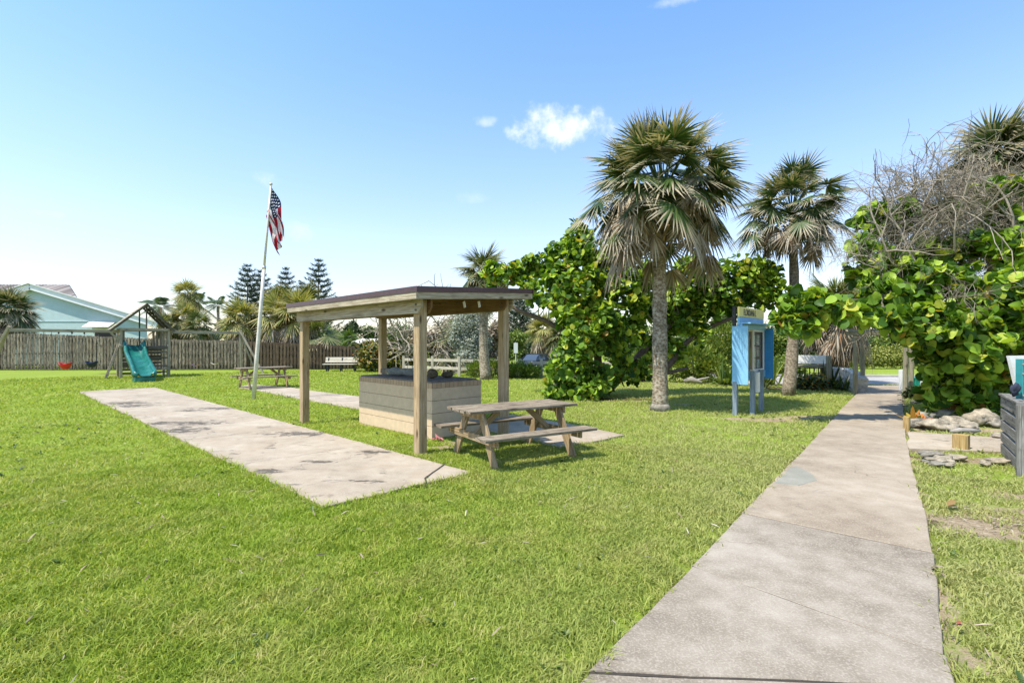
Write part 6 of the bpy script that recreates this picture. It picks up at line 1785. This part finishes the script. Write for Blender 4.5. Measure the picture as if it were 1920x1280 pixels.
# ------------------------------------------------------------------ sea grapes
def sea_grape(label, base, limbs, blobs, leaf, seed, cov=2.0, twig=True, dark=()):
    rng = np.random.default_rng(seed)
    t = thing('sea_grape', label, 'tree', tuple(base))
    mb = MB(); nodes = []
    for pts, r in limbs:
        n = len(pts) * 3; q = []
        for i in range(n + 1):          # smooth the polyline
            f = i / n * (len(pts) - 1); k = min(int(f), len(pts) - 2); u = f - k
            p_1 = pts[max(0, k - 1)]; p0, p1 = pts[k], pts[k + 1]; p2 = pts[min(len(pts) - 1, k + 2)]
            q.append(.5 * ((2 * p0) + (p1 - p_1) * u + (2 * p_1 - 5 * p0 + 4 * p1 - p2) * u * u + (3 * p0 - p_1 - 3 * p1 + p2) * u ** 3))
        mb.tube(q, [r * (1 - .72 * i / n) for i in range(n + 1)], 9, 0, .07); nodes += q[n // 3:]
    mb.build('trunk', M['limb'], t, True, True)
    nb, tw = NB(), MB()
    sub_ = []
    for c, r in blobs:      # break every mass into uneven sprays
        for k in range(4):
            s_ = rng.uniform(.38, .72); o = unit(rng.normal(size=3)) * np.array(r) * rng.uniform(.25, .75)
            sub_.append((c + Vector(o), tuple(x * s_ for x in r)))
    for c, r in sub_:
        r3 = np.array(r); a = 4 * math.pi * (np.prod(r3) ** (2 / 3))
        n = int(cov * a * .5 / (leaf * leaf * .6))
        # leaves sit in rosettes at twig ends
        m_ = max(3, n // 7)
        tip, dr = blob_points(rng, c, r, m_, .35)
        tip = tip[tip[:, 2] > base.z + .05]; dr = dr[:len(tip)]; m_ = len(tip)
        if not m_: continue
        nn = min(nodes, key=lambda v: (v - c).length)
        s = nn; md = s.lerp(c, .5) + Vector(rng.normal(size=3)) * .1
        tw.tube([s, md, c], [.022, .016, .01], 5, cap=False)
        for i in range(0, m_, 2):
            e = Vector(tip[i]); md = c.lerp(e, .5) + Vector(rng.normal(size=3)) * .06
            tw.tube([c.lerp(e, .1), md, e], [.008, .006, .004], 3, cap=False)
        for i in range(m_):
            k = int(rng.integers(4, 10)); ax_ = unit(dr[i] * .9 + np.array([0, 0, .55]) + rng.normal(size=3) * .35)
            al = rng.uniform(-.5, .9, k) * leaf * .9
            ph = rng.uniform(0, 6.28, k); b1 = unit(np.cross(ax_, [.3, .5, .8])); b2 = np.cross(ax_, b1)
            rad = np.cos(ph)[:, None] * b1 + np.sin(ph)[:, None] * b2
            pos = tip[i] + ax_ * al[:, None] + rad * leaf * .22
            nr = unit(ax_ * .55 + rad * -.35 + rng.normal(size=(k, 3)) * .42 + np.array([0, -.12, .28]))
            scatter(nb, *LEAVES_ROUND[int(rng.integers(0, 5))], pos, nr, leaf * rng.uniform(.5, 1.25, k), rad + ax_ * .3, rng=rng)
    nb.build('foliage', M['grape'], t, True, True)
    tw.build('twigs', M['twig'], t, True)
    return t
D1 = 16.2
Lp_ = lambda l: [P(x, y, D1 + dz) for x, y, dz in l]
limbsL = [(Lp_([(1125, 742, 0), (1140, 722, 0), (1170, 708, .1), (1225, 704, .3), (1290, 690, .5)]), .17),
          (Lp_([(1132, 738, .1), (1165, 705, .2), (1200, 665, .3), (1250, 615, .5), (1330, 575, .6), (1400, 545, .4)]), .15),
          (Lp_([(1235, 705, .3), (1262, 675, .4), (1290, 640, .5), (1345, 607, .4), (1410, 585, .2), (1465, 565, .1)]), .12),
          (Lp_([(1118, 742, .1), (1105, 690, .1), (1075, 640, 0), (1030, 605, 0), (965, 578, -.1), (935, 545, 0)]), .15),
          (Lp_([(1122, 742, 0), (1120, 660, 0), (1110, 560, .1), (1090, 470, .2), (1080, 430, .2)]), .15)]
bL = [SB(x, y, r, D1 + dz, .9, .9) for x, y, r, dz in (
    (930, 517, 28, .2), (968, 515, 30, .1), (1005, 500, 28, .2), (1000, 535, 26, -.3), (1045, 525, 38, -.3), (1050, 480, 34, .2), (1078, 445, 28, .2), (1085, 490, 34, -.2), (1100, 535, 42, -.6), (1060, 575, 38, -.7), (1020, 560, 24, -.4),
    (1150, 545, 46, -.5), (1190, 555, 36, -.4), (1130, 600, 50, -.9), (1085, 625, 40, -.9), (1180, 610, 40, -.2), (1150, 650, 40, -.7), (1075, 665, 32, -1.0), (1095, 700, 38, -1.1), (1135, 705, 32, -.9), (1065, 705, 28, -1.2), (1085, 735, 26, -1.3), (1120, 738, 26, -1.1), (1035, 735, 14, -1.3), (1050, 690, 20, -1.2),
    (1290, 510, 40, .5), (1320, 540, 40, .4), (1280, 560, 40, .5), (1360, 545, 36, .3), (1400, 520, 30, .2), (1435, 520, 24, .2), (1450, 548, 20, .1), (1420, 555, 28, .2), (1330, 590, 30, .5), (1285, 605, 34, .6), (1255, 540, 30, .8), (1255, 640, 20, .6), (1270, 665, 14, .5), (1310, 625, 18, .4), (1380, 580, 24, .4), (1205, 690, 24, -.2), (1175, 690, 26, -.5), (1230, 590, 34, .7), (1245, 570, 30, .9), (1215, 520, 34, .5), (1095, 582, 38, -.3), (1262, 620, 28, .6), (1100, 650, 32, -.3), (1075, 590, 30, -.5), (1350, 515, 30, .4), (1400, 560, 26, .5), (1300, 570, 34, .7), (1340, 560, 30, .8), (1280, 540, 34, .9), (1180, 500, 34, .2), (1135, 490, 34, .1), (1225, 640, 26, .6))]
sea_grape('wide sea grape with low brown limbs and round bright green leaves behind the tall palm', G(1125, 743), limbsL, bL, .19, 401, 3.6)
D2 = 11.6
Lq = lambda l: [P(x, y, D2 + dz) for x, y, dz in l]
limbsR = [(Lq([(1860, 785, 0), (1840, 700, -.2), (1800, 620, -.3), (1740, 560, -.4), (1680, 530, -.3)]), .16), (Lq([(1870, 785, .1), (1880, 680, .0), (1900, 580, -.3), (1920, 500, -.2)]), .16),
          (Lq([(1800, 640, -.4), (1720, 610, -.7), (1640, 596, -.9), (1570, 596, -1.), (1510, 590, -1.05), (1460, 600, -1.05)]), .06), (Lq([(1862, 785, 0), (1830, 740, -.4), (1790, 710, -.5), (1740, 690, -.4)]), .10), (Lq([(1850, 620, -.3), (1800, 540, 0), (1720, 480, .2), (1650, 430, .3)]), .07)]
bR = [SB(x, y, r, D2 + dz, .9, .9) for x, y, r, dz in (
    (1655, 560, 42, -.5), (1700, 530, 50, -.2), (1650, 500, 36, .0), (1620, 520, 26, .2), (1625, 465, 24, .2), (1655, 405, 22, .4), (1690, 430, 16, .4), (1625, 420, 14, .4), (1740, 600, 66, -.7), (1690, 600, 40, -.7), (1800, 560, 62, -.6), (1860, 590, 66, -.9), (1910, 540, 58, -1.), (1780, 660, 60, -.6), (1840, 670, 62, -.9), (1900, 640, 66, -1.2),
    (1757, 660, 34, -.4), (1860, 730, 50, -.6), (1900, 720, 40, -.9), (1800, 725, 44, -.4), (1760, 730, 34, -.3), (1766, 712, 26, -.2), (1830, 765, 26, -.5), (1880, 765, 26, -.8), (1900, 470, 42, -.6), (1930, 440, 34, -.6), (1960, 560, 70, -1.2), (1970, 660, 70, -1.2), (1830, 470, 20, .2), (1860, 430, 18, .3), (1890, 400, 18, .2), (1740, 525, 40, -.3), (1770, 610, 50, -1.),
    (1770, 405, 16, .2), (1850, 365, 14, .2), (1800, 470, 24, .1), (1740, 470, 20, .1), (1700, 395, 12, .2), (1905, 350, 14, .2), (1645, 595, 22, -.9), (1600, 590, 18, -1.0), (1560, 580, 22, -1.05), (1530, 585, 26, -1.1), (1510, 590, 22, -1.1), (1535, 560, 18, -1.0), (1502, 570, 16, -1.0), (1482, 608, 14, -1.1), (1515, 612, 16, -1.1), (1470, 598, 7, -1.1))]
sea_grape('huge sea grape overhanging the path and rocks, with a low leafy branch reaching across', G(1862, 785), limbsR, bR, .215, 402, 3.9)
